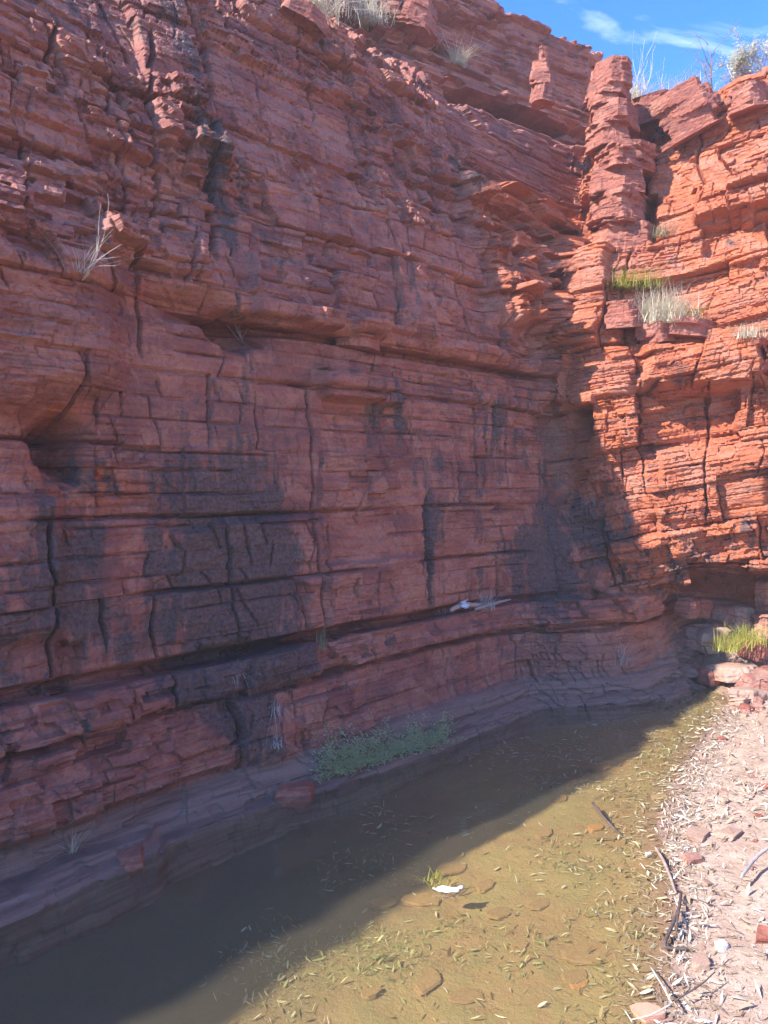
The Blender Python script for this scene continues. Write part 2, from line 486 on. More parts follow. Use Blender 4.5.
# open cracks along joints and bedding planes, only here and there
cr = sstep(0.42, 0.62, fbm(S * 1.7, Z * 1.7, 42, 3))
D -= 0.075 * np.exp(-(dj1 / 0.009) ** 2) * cr
q5 = (SWP + 0.10 * (fbm(S * 0 + 3.1, Z * 1.1, 150, 3) - 0.5)) / 0.62; j5 = np.floor(q5); dj5 = np.abs(q5 - j5 - 0.3 - 0.4 * hsh(j5, 151)) * 0.62
D -= 0.07 * np.exp(-(dj5 / 0.010) ** 2) * sstep(0.50, 0.60, vnoise(j5 * 7.7, Z * 0.9 + j5, 152)) * (1 - BENCH)
D -= 0.060 * np.exp(-(db1 / 0.011) ** 2) * sstep(0.40, 0.6, fbm(S * 1.1, Z * 2.2, 43, 3))
D -= 0.030 * np.exp(-(dj2 / 0.007) ** 2) * sstep(0.45, 0.6, fbm(S * 2.1, Z * 2.1, 44, 3))
D -= 0.026 * np.exp(-(db2 / 0.007) ** 2) * sstep(0.40, 0.6, fbm(S * 1.6, Z * 3.2, 45, 3))
# weathered relief, flaking plates with ragged edges
def terrace(f, n, sharp=0.12):
    q_ = f * n; fl_ = np.floor(q_); return (fl_ + sstep(1 - sharp, 1.0, q_ - fl_)) / n
D += 0.10 * (terrace(fbm(S * 1.5, Z * 1.9, 141, 4), 9, 0.04) - 0.5)
D += 0.05 * (terrace(fbm(S * 4.0, Z * 6.0, 142, 4), 6, 0.05) - 0.5) * (0.35 + 0.65 * shat)
D += 0.13 * (lowf - 0.5) + 0.05 * (lowf2 - 0.5)
D += 0.016 * (fbm(S * 9, Z * 16, 46, 4) - 0.5)
D += 0.010 * (fbm(S * 34, Z * 50, 47, 3) - 0.5)

def box(px0, px1, py0, py1, soft=0.05):
    """soft box on the wall surface, corners given where the camera sees them, in metres along the wall"""
    cx, cy = (px0 + px1) / 2, (py0 + py1) / 2
    sl = sz(px0, cy)[0]; sr = sz(px1, cy)[0]; zt = sz(cx, py0)[1]; zb_ = sz(cx, py1)[1]
    f = sstep(sl - soft, sl + soft, SW2) * (1 - sstep(sr - soft, sr + soft, SW2)) * sstep(zb_ - soft, zb_ + soft, ZW2) * (1 - sstep(zt - soft, zt + soft, ZW2))
    return f
def blob(px, py, rs, rz, p=2.0):
    s0, z0 = sz(px, py)
    return np.exp(-(((SW2 - s0) / rs) ** 2 + ((ZW2 - z0) / rz) ** 2) ** (p / 2))
def vline(px0, py0, px1, py1, wd):
    s0, z0 = sz(px0, py0); s1, z1 = sz(px1, py1)
    t = np.clip((ZW2 - z0) / (z1 - z0), 0, 1)
    inside = sstep(min(z0, z1) - 0.1, min(z0, z1), ZW2) * (1 - sstep(max(z0, z1), max(z0, z1) + 0.1, ZW2))
    return np.exp(-(((SW2 - (s0 + (s1 - s0) * t)) / wd) ** 2)) * inside
def hslot(zc, px0, px1, wd, wob=0.02, seed=0):
    s0 = sz(px0, 480)[0]; s1 = sz(px1, 480)[0]
    zz = zc + wob * (fbm(S * 1.3, S * 0, 80 + seed, 3) - 0.5) * 2
    return np.exp(-((Z - zz) / wd) ** 4) * sstep(s0 - 0.2, s0 + 0.1, S) * (1 - sstep(s1 - 0.1, s1 + 0.3, S))
SW2 = S + 0.10 * (fbm(S * 2.2, Z * 2.2, 71, 3) - 0.5) + 0.10 * (hsh(b2, c2, 72) - 0.5) * 0.8
ZW2 = Z + 0.06 * (fbm(S * 2.2, Z * 2.2, 73, 3) - 0.5) + 0.06 * (hsh(b2, c2, 74) - 0.5)

# the swelling nose of rock at the near end, undercut below
zn0 = sz(40, 415)[1]; zn1 = sz(40, 175)[1]; sn = sz(118, 330)[0]
nose = sstep(zn0 - 0.05, zn0 + 0.22, ZW2 - 0.25 * np.clip(SW2 - sn + 0.4, -0.3, 0.4)) * (1 - sstep(zn0 + 0.45, zn1 + 0.25, ZW2)) * (1 - sstep(sn - 0.22, sn + 0.06, SW2))
D += 0.24 * nose
D -= 0.40 * blob(62, 446, 0.12, 0.15, 3)
D += 0.10 * box(-60, 60, 500, 640, 0.06)
D -= 0.10 * box(60, 90, 640, 690, 0.02)
# overhanging band over the long slot, hollow behind the dead branch
D -= 0.15 * hslot(3.0, 205, 545, 0.028, 0.03, 1)
D -= 0.34 * blob(246, 332, 0.24, 0.10, 3)
D -= 0.16 * blob(190, 300, 0.30, 0.10, 3)
D += 0.10 * box(255, 330, 265, 318, 0.02) + 0.06 * box(345, 430, 250, 330, 0.02) + 0.09 * box(90, 200, 215, 262, 0.02)
D += 0.12 * box(320, 395, 375, 400, 0.02) - 0.03 * box(325, 400, 402, 430, 0.02)
# upright joints in the upper wall
D -= 0.12 * vline(213, 40, 216, 250, 0.025)
D += 0.07 * box(150, 205, -40, 160, 0.02)
D -= 0.10 * vline(152, 30, 158, 230, 0.014)
D -= 0.08 * vline(60, 20, 55, 60, 0.012)
# bench: slit under the wall, lip of the upper bed, slit below
D -= 0.20 * hslot(0.925, -120, 440, 0.030, 0.018, 2)
D -= 0.08 * hslot(0.925, 440, 680, 0.022, 0.018, 2)
D -= 0.07 * hslot(0.66, -100, 660, 0.018, 0.02, 3)
D += 0.05 * box(428, 640, 612, 645, 0.02) * sstep(0.7, 0.72, Z)
# dark fissure in the middle wall
D -= 0.09 * vline(424, 505, 436, 600, 0.030)
D -= 0.06 * vline(325, 530, 330, 600, 0.02)
D += 0.05 * box(183, 325, 520, 640, 0.02)
D += 0.06 * box(325, 425, 560, 625, 0.02)
# buttress: cave, overhanging ledges, undercut foot, rounded left shoulder
D -= 0.55 * blob(574, 424, 0.10, 0.20, 4)
D += 0.16 * box(530, 612, 262, 350, 0.04) + 0.10 * box(540, 630, 350, 400, 0.03)
D += 0.20 * box(640, 760, 345, 385, 0.03)
D -= 0.20 * box(640, 735, 392, 450, 0.03)
D += 0.06 * box(640, 768, 455, 520, 0.04)
D += 0.06 * box(600, 700, 500, 560, 0.04)
D -= 0.26 * box(690, 820, 566, 592, 0.02)
D += 0.16 * box(690, 800, 180, 215, 0.03) - 0.14 * box(700, 800, 222, 250, 0.03)
sh_ = box(488, 566, 208, 325, 0.10)
D += sh_ * (0.10 + 0.42 * hsh(b2, c2, 181) * (0.4 + 0.6 * hsh(b1, c1, 182)) + 0.10 * (hsh(b3, c3, 183) - .5))
D -= 0.16 * vline(532, 330, 540, 380, 0.05)
D -= 0.30 * vline(640, 130, 645, 235, 0.05)
# the grey, smoothed shelf at the waterline
shelf = (1 - sstep(0.20, 0.26, ZB)) * (1 - SIDEB * sstep(S_B, S_B + .3, S))
D = D * (1 - 0.70 * shelf) + shelf * (0.02 * (fbm(S * 3, Z * 8, 48, 4) - 0.5) + 0.10 * (fbm(S * 1.2, Z * 1.0, 49, 2) - 0.45))
# calm down where nothing is seen and at the far rim
D += 0.09 * shelf * (1 - sstep(0.10, 0.125, Z + 0.03 * (fbm(S * 2.5, S * 0, 161, 3) - .5))) * (1 - sstep(sz(105, 480)[0], sz(135, 480)[0], SWP)) + 0.035 * shelf * (1 - sstep(0.05, 0.07, Z + 0.08 * (fbm(S * 1.8, S * 0, 162, 3) - .5)))
D += shelf * 0.05 * (terrace(fbm(S * 2.2, Z * 5, 163, 3), 5, 0.08) - .5) * 2
D -= 0.15 * (1 - sstep(0.22, 0.30, Z)) * (1 - sstep(sz(140, 480)[0], sz(330, 480)[0], S))
fade = 1 - sstep(VROW[16] + 0.3, VROW[17], VV)
D *= fade
rimj = sstep(VROW[13] - 0.7, VROW[13] - 0.05, VV) * (1 - sstep(VROW[14], VROW[15], VV))
P = BASE + NRM * D[:, :, None]
# ragged rims: block-wise height differences near the top edges
rb = (hsh(np.floor(SWP / 0.33), 91) - 0.5) * 0.22 + (hsh(np.floor(SWP / 0.11), 92) - 0.5) * 0.10 + 0.5 * (fbm(S * 0.8, S * 0, 93, 3) - 0.5)
P[:, :, 2] += rimj * rb * 0.8 * (0.15 + 0.85 * sstep(SCOL[7] + 0.2, SCOL[7] + 0.9, S))
rimc = sstep(VROW[15] + 0.8, VROW[16] - 0.05, VV) * (1 - sstep(VROW[16] + 0.2, VROW[17], VV))
P[:, :, 2] += rimc * rb * 0.3
P[:, :, 0] += 0.0
topm = sstep(VROW[14], VROW[15], VV) * (1 - TIER * sstep(VROW[15], VROW[15] + .2, VV))

# surface attributes: block tint, desert varnish, water-worn grey, ochre
RND = 0.45 * hsh(b2, c2, 101) + 0.30 * hsh(b3, c3, 102) + 0.25 * hsh(b1, c1, 103)
ST = 0.46 + 1.25 * (fbm(S * 1.3, Z * 0.8, 104, 4) - 0.5) + 0.16 * (hsh(b2, c2, 105) - 0.5)
ST = ST - 0.15 * UPPER - 0.14 * SIDEB
for (px, py, rs, rz, a) in ((235, 430, .60, .5, .36), (150, 520, .3, .3, .25), (245, 560, .50, .42, .58), (205, 600, .40, .35, .36), (170, 470, .4, .25, .3), (30, 540, .3, .3, .1),
                            (90, 545, .12, .4, .35), (120, 610, .2, .2, .25), (430, 540, .07, .4, .8), (345, 430, .3, .3, .2), (590, 520, .45, .45, .5), (545, 560, .35, .35, .5), (500, 470, .4, .2, .25), (60, 600, .15, .3, .3), (130, 640, .2, .15, .3), (400, 640, .15, .1, .4), (90, 720, .3, .1, .35), (250, 720, .3, .1, .3),
                            (300, 660, .3, .12, .45), (200, 690, .3, .12, .45), (350, 655, .12, .12, .35), (500, 640, .3, .1, .3), (700, 250, .5, .3, .25), (715, 110, .5, .3, .2),
                            (560, 420, .2, .3, .1), (215, 150, .12, .9, .45), (330, 60, .9, .4, .22), (480, 170, .9, .7, .2), (590, 250, .2, .3, .2)):
    ST += a * blob(px, py, rs, rz)
for (px, py, rs, rz, a) in ((380, 560, .35, .4, -.3), (480, 540, .4, .35, -.35), (85, 510, .2, .12, -.3), (40, 300, .6, .6, -.35), (640, 480, .6, .7, -.25), (400, 350, .6, .2, -.2)):
    ST += a * blob(px, py, rs, rz)
GREY = np.clip(shelf + 0.55 * (1 - sstep(0.2, 0.45, ZB)) * fbm(S * 3, Z * 6, 106, 3), 0, 1)
GREY += 0.75 * blob(556, 440, .16, .32) + 0.25 * blob(250, 430, .6, .4) * fbm(S * 6, Z * 8, 107, 3)
GREY += 0.5 * (1 - sstep(0.3, 0.9, Z)) * sstep(S_CORNER - 1.8, S_CORNER - 0.4, S)
OC = 0.0 * S + 0.9 * blob(90, 480, .35, .14) + 0.6 * blob(70, 415, .25, .08) + 0.45 * (1 - sstep(0.18, 0.42, np.abs(ZB - 0.34) * 3)) * fbm(S * 2, Z * 9, 108, 3)
OC += np.clip(sh_ * 1.2, 0, 1) * 0.6
OC += SIDEB * (0.35 + 0.7 * fbm(S * 2, Z * 3, 109, 3))
ATTR = {'maroon_glare': np.clip(UPPER + TIER + 0.8 * MIDW + 0.8 * BENCH * (1 - SIDEB), 0, 1) * np.clip(1.6 * fbm(S * 0.8, Z * 1.0, 170, 3) - 0.2, 0, 1), 'rnd': np.clip(RND, 0, 1), 'stain': np.clip(ST, 0, 1.3), 'grey': np.clip(GREY, 0, 1), 'ochre': np.clip(OC, 0, 1)}  # purple iron tint that also paints the glare's cast into the shaded wall

# ------------------------------------------------------------------ the cliff: objects
cliff = link('cliff', None)
tag(cliff, 'tall banded red ironstone cliff walling the gorge above the pool', 'cliff', kind='structure')
qi, qj = np.meshgrid(np.arange(NU - 1), np.arange(NV - 1), indexing='ij')
QUADS = np.stack([qi * NV + qj, (qi + 1) * NV + qj, (qi + 1) * NV + qj + 1, qi * NV + qj + 1], -1)
flatP = P.reshape(-1, 3); flatA = {k: v.reshape(-1) for k, v in ATTR.items()}
def sub_mesh(name, quads):
    vid, inv = np.unique(quads.ravel(), return_inverse=True)
    return mesh_np(name, flatP[vid], inv.reshape(-1, 4), {k: v[vid] for k, v in flatA.items()})
# which part of the wall a face belongs to
zf = Z[:-1, :-1]; sf_ = S[:-1, :-1]; vf = VV[:-1, :-1]; bf = SIDEB[:-1, :-1]; zbf = ZB[:-1, :-1]
isB = sf_ > (S_CORNER - 0.15)
part_id = np.full(zf.shape, 0)
part_id[zbf < 0.24] = 1
part_id[(zbf >= 0.24) & (zf < 0.925)] = 2
part_id[(zf >= 0.925) & (zf < 3.0)] = 3
part_id[(zf >= 3.0)] = 4
part_id[(vf >= VROW[14])] = 5
part_id[isB & (zf >= 0.925) & (vf < VROW[14])] = 6
PARTS = {1: ('rock_shelf', 'smooth water-worn grey shelf along the waterline'), 2: ('rock_bench', 'thin bedded bench below the long dark slit'),
         3: ('lower_wall', 'sheer lower wall with dark varnish streaks'), 4: ('upper_wall', 'shaded upper wall leaning back above the long slot'),
         5: ('rim_tier', 'set-back upper tier and plateau edge'), 6: ('buttress', 'orange-red sunlit buttress with overhanging ledges')}
inview_f = INVIEW[:-1, :-1]
bid = (b1[:-1, :-1].astype(np.int64) * 4096 + (c1[:-1, :-1] % 4096)) * 16 + part_id
for pid, (pname, plabel) in PARTS.items():
    pm = part_id == pid
    blockable = pm & inview_f & (pid in (2, 3, 4, 6))
    ids, cnt = np.unique(bid[blockable], return_counts=True)
    big = ids[cnt > 700]
    isblk = blockable & np.isin(bid, big)
    rest = QUADS[pm & ~isblk]
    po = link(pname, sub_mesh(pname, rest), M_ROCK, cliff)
    po['label'] = plabel
    if len(big):
        sel = np.where(isblk.ravel())[0]
        order = np.argsort(bid.ravel()[sel], kind='stable')
        sel = sel[order]; bs = bid.ravel()[sel]
        cuts = np.where(np.diff(bs))[0] + 1
        for grp in np.split(sel, cuts):
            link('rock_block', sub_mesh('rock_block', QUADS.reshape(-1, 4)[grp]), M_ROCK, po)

def surf(px, py, off=0.0):
    """point on the finished rock surface seen at that spot"""
    pj, pk, pd = SURFP
    d = (pj - px) ** 2 + (pk - py) ** 2
    c = np.where(d < d.min() + 6)[0]
    k = c[np.argmin(pd[c])]
    return SURFV[k] + SURFN[k] * off, SURFN[k]
_m = INVIEW & (np.arange(NU)[:, None] % 2 == 0) & (np.arange(NV)[None, :] % 2 == 0)
SURFV = P[_m]; SURFN = NRM[_m]
SURFP = project(SURFV)

# ------------------------------------------------------------------ ground: pool bed, bank, gorge floor
EDGE = np.array([(0.2, -5.0), (0.35, -2.0), (0.66, 1.0), (0.88, 2.2), (1.05, 2.83), (1.22, 3.2), (1.41, 3.66), (1.63, 4.39), (2.0, 5.1), (2.30, 5.6), (2.85, 6.4), (3.2, 7.0), (3.35, 7.5), (3.3, 8.2)])
def edge_dist(x, y):
    """signed distance to the pool's right-hand edge, positive on the bank"""
    x = np.asarray(x, float); y = np.asarray(y, float)
    best = np.full(x.shape, 1e9); sign = np.ones(x.shape)
    for (ax, ay), (bx, by) in zip(EDGE[:-1], EDGE[1:]):
        ex, ey = bx - ax, by - ay
        t = np.clip(((x - ax) * ex + (y - ay) * ey) / (ex * ex + ey * ey), 0, 1)
        dx = x - ax - t * ex; dy = y - ay - t * ey
        d = np.hypot(dx, dy)
        cr_ = ex * dy - ey * dx
        upd = d < best
        best = np.where(upd, d, best); sign = np.where(upd, np.where(cr_ < 0, 1.0, -1.0), sign)
    return best * sign
def ground_z(x, y):
    x = np.asarray(x, float); y = np.asarray(y, float)
    d = edge_dist(x, y)
    d = d + 0.10 * (fbm(x * 1.6, y * 1.6, 201, 3) - 0.5)
    land = 0.10 * np.clip(d, 0, 2.5) + 0.03 * np.clip(d - 2.5, 0, 40)
    pool = -0.12 * np.clip(-d, 0, 1.0) - 0.05 * np.clip(-d - 1.0, 0, 2.0)
    g = np.where(d > 0, land, pool)
    # rubble rises under the buttress at the far end, pool closes behind the viewer
    g = g + 0.50 * sstep(6.9, 8.2, y) * sstep(3.0, 3.5, x) + 0.8 * sstep(-2.5, -5.0, y) + 1.2 * sstep(6, 14, x) * sstep(9, -5, y)
    g = g + 0.05 * (fbm(x * 1.3, y * 1.3, 202, 4) - 0.5) * sstep(-0.1, 0.5, np.abs(d)) + 0.018 * (fbm(x * 9, y * 9, 203, 3) - 0.5)
    return g
def spaced(lo, hi, flo, fhi, fine, growth=1.25):
    mid_ = list(np.arange(flo, fhi, fine)); a = []; st = fine; v = flo
    while v > lo: st *= growth; v -= st; a.append(v)
    b = []; st = fine; v = mid_[-1]
    while v < hi: st *= growth; v += st; b.append(v)
    return np.array(a[::-1] + mid_ + b)
gx = spaced(-140, 160, -2.6, 5.2, 0.03); gy = spaced(-140, 200, 1.6, 9.6, 0.03)
GX, GY = np.meshgrid(gx, gy, indexing='ij')
GZ = ground_z(GX, GY)
far = np.maximum(np.abs(GX) - 12, np.abs(GY) - 12)
GZ = GZ * (1 - sstep(0, 20, far)) + 0.4 * sstep(0, 20, far)
GZ -= 1.5 * sstep(0.8, 2.0, -(((GX - O_[0]) * NO[0] + (GY - O_[1]) * NO[1])))   # dips away under the cliff
n1, n2 = len(gx), len(gy)
ai, aj = np.meshgrid(np.arange(n1 - 1), np.arange(n2 - 1), indexing='ij')
GQ = np.stack([ai * n2 + aj, (ai + 1) * n2 + aj, (ai + 1) * n2 + aj + 1, ai * n2 + aj + 1], -1).reshape(-1, 4)
DE = edge_dist(GX, GY)

N = NT('gorge_floor')
p0 = N.pos()
big = N.noise(p0, 1.1, 5, 0.6, 0.3); med = N.noise(p0, 7, 5, 0.65); fin = N.noise(p0, 60, 4, 0.7)
dry = N.attr('dry')
sand = N.mix(N.ramp(med, [(0.35, 0), (0.68, 1)]), (0.37, 0.245, 0.18), (0.50, 0.385, 0.30))
sand = N.mix(N.ramp(fin, [(0.55, 0), (0.75, 0.7)]), sand, (0.43, 0.35, 0.28))
mud = N.mix(N.ramp(big, [(0.35, 0), (0.62, 1)]), (0.31, 0.185, 0.085), (0.33, 0.255, 0.095))
mud = N.mix(N.ramp(med, [(0.45, 0), (0.7, 0.55)]), mud, (0.24, 0.245, 0.085))
mud = N.mix(N.ramp(fin, [(0.5, 0), (0.75, 0.5)]), mud, (0.22, 0.13, 0.075))
mud = N.mix(N.ramp(N.attr('deep'), [(0.0, 0.0), (1.0, 0.85)]), mud, (0.12, 0.098, 0.06))
wet = N.mix(0.6, sand, (0.20, 0.085, 0.05), 'MIX')
g1 = N.mix(N.ramp(dry, [(0.30, 0), (0.46, 1)]), mud, wet)
g2 = N.mix(N.ramp(dry, [(0.50, 0), (0.60, 1)]), g1, sand)
N.l(g2, N.b.inputs['Base Color']); N.b.inputs['Roughness'].default_value = 0.9
N.l(N.bump(N.math('ADD', med, N.math('MULTIPLY', fin, 0.4)), 0.02, 0.9), N.b.inputs['Normal'])
M_GROUND = N.m
ground = link('ground', mesh_np('ground', np.stack([GX, GY, GZ], -1).reshape(-1, 3), GQ, {'dry': np.clip(DE.ravel() * 1.0 + 0.5, 0, 1), 'deep': sstep(0.9, 2.3, -DE.ravel() + 0.5 * (fbm(GX.ravel() * 1.2, GY.ravel() * 1.2, 205, 3) - .5))}, True), M_GROUND)
tag(ground, 'reddish gravel bank and pool bed of the gorge floor', 'ground', kind='structure')

# ------------------------------------------------------------------ water
N = NT('pool_water')
N.t.nodes.remove(N.b)
rip = N.noise(N.pos((1.0, 1.6, 1)), 3.5, 3, 0.5, 0.2)
bmp = N.bump(rip, 0.006, 0.5)
gl = N.n('ShaderNodeBsdfGlossy'); gl.inputs['Roughness'].default_value = 0.03; gl.inputs['Color'].default_value = (1, 1, 1, 1)
tr = N.n('ShaderNodeBsdfTransparent'); tr.inputs['Color'].default_value = (0.97, 0.94, 0.83, 1)
df = N.n('ShaderNodeBsdfDiffuse'); df.inputs['Color'].default_value = (0.27, 0.225, 0.14, 1)
m0 = N.n('ShaderNodeMixShader'); m0.inputs[0].default_value = 0.15
N.l(tr.outputs[0], m0.inputs[1]); N.l(df.outputs[0], m0.inputs[2])
# Schlick reflectance from the angle of view, the same from both sides
geo = N.n('ShaderNodeNewGeometry'); dt = N.n('ShaderNodeVectorMath', operation='DOT_PRODUCT')
N.l(geo.outputs['Incoming'], dt.inputs[0]); N.l(bmp, dt.inputs[1]); N.l(bmp, gl.inputs['Normal'])
om = N.math('SUBTRACT', 1.0, N.math('ABSOLUTE', dt.outputs['Value']), True)
fres = N.math('ADD', 0.025, N.math('MULTIPLY', N.math('POWER', om, 4.6), 0.97), True)
m1 = N.n('ShaderNodeMixShader')
N.l(fres, m1.inputs[0]); N.l(m0.outputs[0], m1.inputs[1]); N.l(gl.outputs[0], m1.inputs[2])
N.l(m1.outputs[0], N.out.inputs['Surface'])
M_WATER = N.m
xs = np.linspace(-12, 4.2, 41); ys = np.linspace(-6, 8.6, 41)
WX, WY = np.meshgrid(xs, ys, indexing='ij')
wi, wj = np.meshgrid(np.arange(40), np.arange(40), indexing='ij')
WQ = np.stack([wi * 41 + wj, (wi + 1) * 41 + wj, (wi + 1) * 41 + wj + 1, wi * 41 + wj + 1], -1).reshape(-1, 4)
water = link('water', mesh_np('water', np.stack([WX, WY, 0 * WX], -1).reshape(-1, 3), WQ, None, True), M_WATER)
tag(water, 'still shallow brown-green pool at the foot of the cliff', 'water', kind='structure')

# ------------------------------------------------------------------ stones
def ico(sub):
    bm = bmesh.new(); bmesh.ops.create_icosphere(bm, subdivisions=sub, radius=1)
    V = np.array([v.co[:] for v in bm.verts]); F = np.array([[v.index for v in f.verts] for f in bm.faces]); bm.free()
    return V, F
ICO = {k: ico(k) for k in (2, 3, 4)}
def stone_mesh(name, seed, sub=3, blocky=0.62, cuts=9, rough=0.03):
    r = np.random.default_rng(seed)
    V, F = ICO[sub]; V = V * 1.25
    pl = []
    for ax in range(3):
        for sg in (-1, 1):
            n = np.zeros(3); n[ax] = sg; n += r.normal(0, 0.13, 3); n /= np.linalg.norm(n); pl.append((n, r.uniform(0.55, 0.72)))
    for k in range(cuts):
        n = r.normal(0, 1, 3); n /= np.linalg.norm(n); pl.append((n, r.uniform(blocky + 0.1, blocky + 0.4)))
    for n, d in pl:
        ov = np.maximum(0, V @ n - d); V = V - ov[:, None] * n
    V = V + rough * (np.stack([fbm(V[:, 0] * 4 + seed, V[:, 1] * 4 + V[:, 2] * 3, 300 + k, 3) for k in range(3)], 1) - 0.5) * 2
    # thin bedding steps
    V[:, :2] *= (1 + 0.05 * (hsh(np.floor(V[:, 2] * 5 + seed), 7)[:, None] - 0.5) * 2)
    return mesh_np(name, V / 0.65 * 0.5, F)
def strata_rock(name, seed, rx, ry, h, shape='pillar', step=0.014, amp=1.0):
    """a closed block of bedded rock: outline differs from bed to bed, in metres, base at z=0"""
    r = np.random.default_rng(seed)
    nz_ = max(8, int(h / step)); nt_ = int(min(140, max(48, 2 * math.pi * max(rx, ry) / step)))
    zz = np.linspace(0, h, nz_); th = np.linspace(0, 2 * math.pi, nt_, endpoint=False)
    TH, ZZ = np.meshgrid(th, zz, indexing='xy')
    npl = 7; ph = np.arange(npl) * 2 * math.pi / npl + r.uniform(-.35, .35, npl); dd = r.uniform(.72, 1.0, npl)
    def outline(jit, key):
        out = np.full(TH.shape, 9.0)
        for k in range(npl):
            c_ = np.cos(TH - ph[k] - jit * (hsh(key, k, seed) - .5)); d_ = dd[k] * (1 + jit * (hsh(key, k, seed + 1) - .5))
            out = np.minimum(out, np.where(c_ > 0.15, d_ / np.maximum(c_, .15), 9.0))
        return out
    zw = ZZ + 0.03 * np.sin(TH + seed) + 0.02 * (fbm(TH * 1.5, ZZ * 8, seed, 2) - .5)
    bb = [-.2]
    while bb[-1] < h + .3: bb.append(bb[-1] + r.uniform(.035, .15))
    bi = np.searchsorted(np.array(bb), zw)
    fb_ = [-.2]
    while fb_[-1] < h + .3: fb_.append(fb_[-1] + r.uniform(.012, .035))
    fi = np.searchsorted(np.array(fb_), zw)
    rad = outline(0.30 * amp, bi)
    rad = rad * (1 + 0.20 * amp * (hsh(bi, seed + 5) - .5) + 0.06 * amp * (hsh(fi, np.floor(TH * 2 + hsh(fi, 3) * 6), seed + 6) - .5) + 0.10 * amp * (hsh(bi, np.floor(TH * 1.3 + hsh(bi, 4) * 6), seed + 7) - .5))
    rad = rad * (1 + 0.10 * (fbm(TH * 3, ZZ * 20, seed + 9, 4) - .5))
    f = ZZ / h
    if shape == 'pillar': rad = rad * (1.12 - .45 * f)
    if shape == 'boulder': rad = rad * np.sqrt(np.clip(1 - np.abs(f * 1.15 - .35) ** 3.2, .04, 1))
    if shape == 'slab': rad = rad * (1.02 - .12 * f)
    if shape == 'boulder': rad = rad * np.minimum(1, np.minimum((ZZ / 0.02 + .6), ((h - ZZ) / 0.03 + .55)))
    X = rx * rad * np.cos(TH); Y = ry * rad * np.sin(TH)
    V = np.stack([X, Y, ZZ], -1).reshape(-1, 3)
    a_, b_ = np.meshgrid(np.arange(nz_ - 1), np.arange(nt_), indexing='ij'); b2_ = (b_ + 1) % nt_
    F = np.stack([a_ * nt_ + b_, a_ * nt_ + b2_, (a_ + 1) * nt_ + b2_, (a_ + 1) * nt_ + b_], -1).reshape(-1, 4)
    n0 = len(V); V = np.concatenate([V, [[0, 0, 0], [0, 0, h + .01]]])
    k_ = np.arange(nt_); k2_ = (k_ + 1) % nt_; top_ = (nz_ - 1) * nt_
    F = np.concatenate([F, np.stack([k2_, k_, np.full(nt_, n0), np.full(nt_, n0)], 1)[:, [0, 1, 2, 2]], np.stack([top_ + k_, top_ + k2_, np.full(nt_, n0 + 1), np.full(nt_, n0 + 1)], 1)[:, [0, 1, 2, 2]]])
    # end caps as triangles
    q4 = F[:len(F) - 2 * nt_]; t3 = F[len(F) - 2 * nt_:, :3]
    tri = np.concatenate([q4[:, [0, 1, 2]], q4[:, [0, 2, 3]], t3])
    return mesh_np(name, V, tri)
STONES = [stone_mesh('stone', 500 + k, 2) for k in range(8)]
BOULD = [stone_mesh('boulder', 600 + k, 4, rough=0.05) for k in range(6)]
RUB = [strata_rock('rubble_stone', 700 + k, .5, .42, .45, 'boulder', .06) for k in range(5)]
SUBM = [strata_rock('sunken_stone', 720 + k, .5, .42, .6, 'slab', .06, 0.6) for k in range(6)]
def stone(name, px, py, size, flat, rz, label, cat, mat, group=None, meshes=STONES, k=0, sink=0.35, tilt=(0, 0), loc=None):
    """a loose stone lying on the ground where the camera ray meets it"""
    if loc is None:
        v = ray(px, py); t = 0.5
        for _ in range(400):
            q = v * t + np.array((0, 0, CAM_H))
            if q[2] < float(ground_z(q[0], q[1])): break
            t += 0.02
        loc = (q[0], q[1], float(ground_z(q[0], q[1])) + size * flat * (0.5 - sink))
    me = meshes[k % len(meshes)].copy(); me.materials.clear()
    o = link(name, me, mat, loc=loc, rot=(tilt[0], tilt[1], rz), scale=(size, size * 0.72, size * flat))
    tag(o, label, cat, group)
    return o
M_SUB = simple_mat('silted_stone', (0.27, 0.165, 0.075), (0.35, 0.235, 0.105), 9, 0.85, bump=0.006)
M_ORANGE = simple_mat('orange_stone', (0.40, 0.19, 0.07), (0.47, 0.26, 0.10), 7, 0.8, bump=0.004)
M_WHITE = simple_mat('white_stone', (0.60, 0.57, 0.52), (0.74, 0.71, 0.67), 9, 0.7, bump=0.003)
M_TAN = simple_mat('tan_stone', (0.33, 0.20, 0.145), (0.44, 0.30, 0.23), 9, 0.85, bump=0.006)
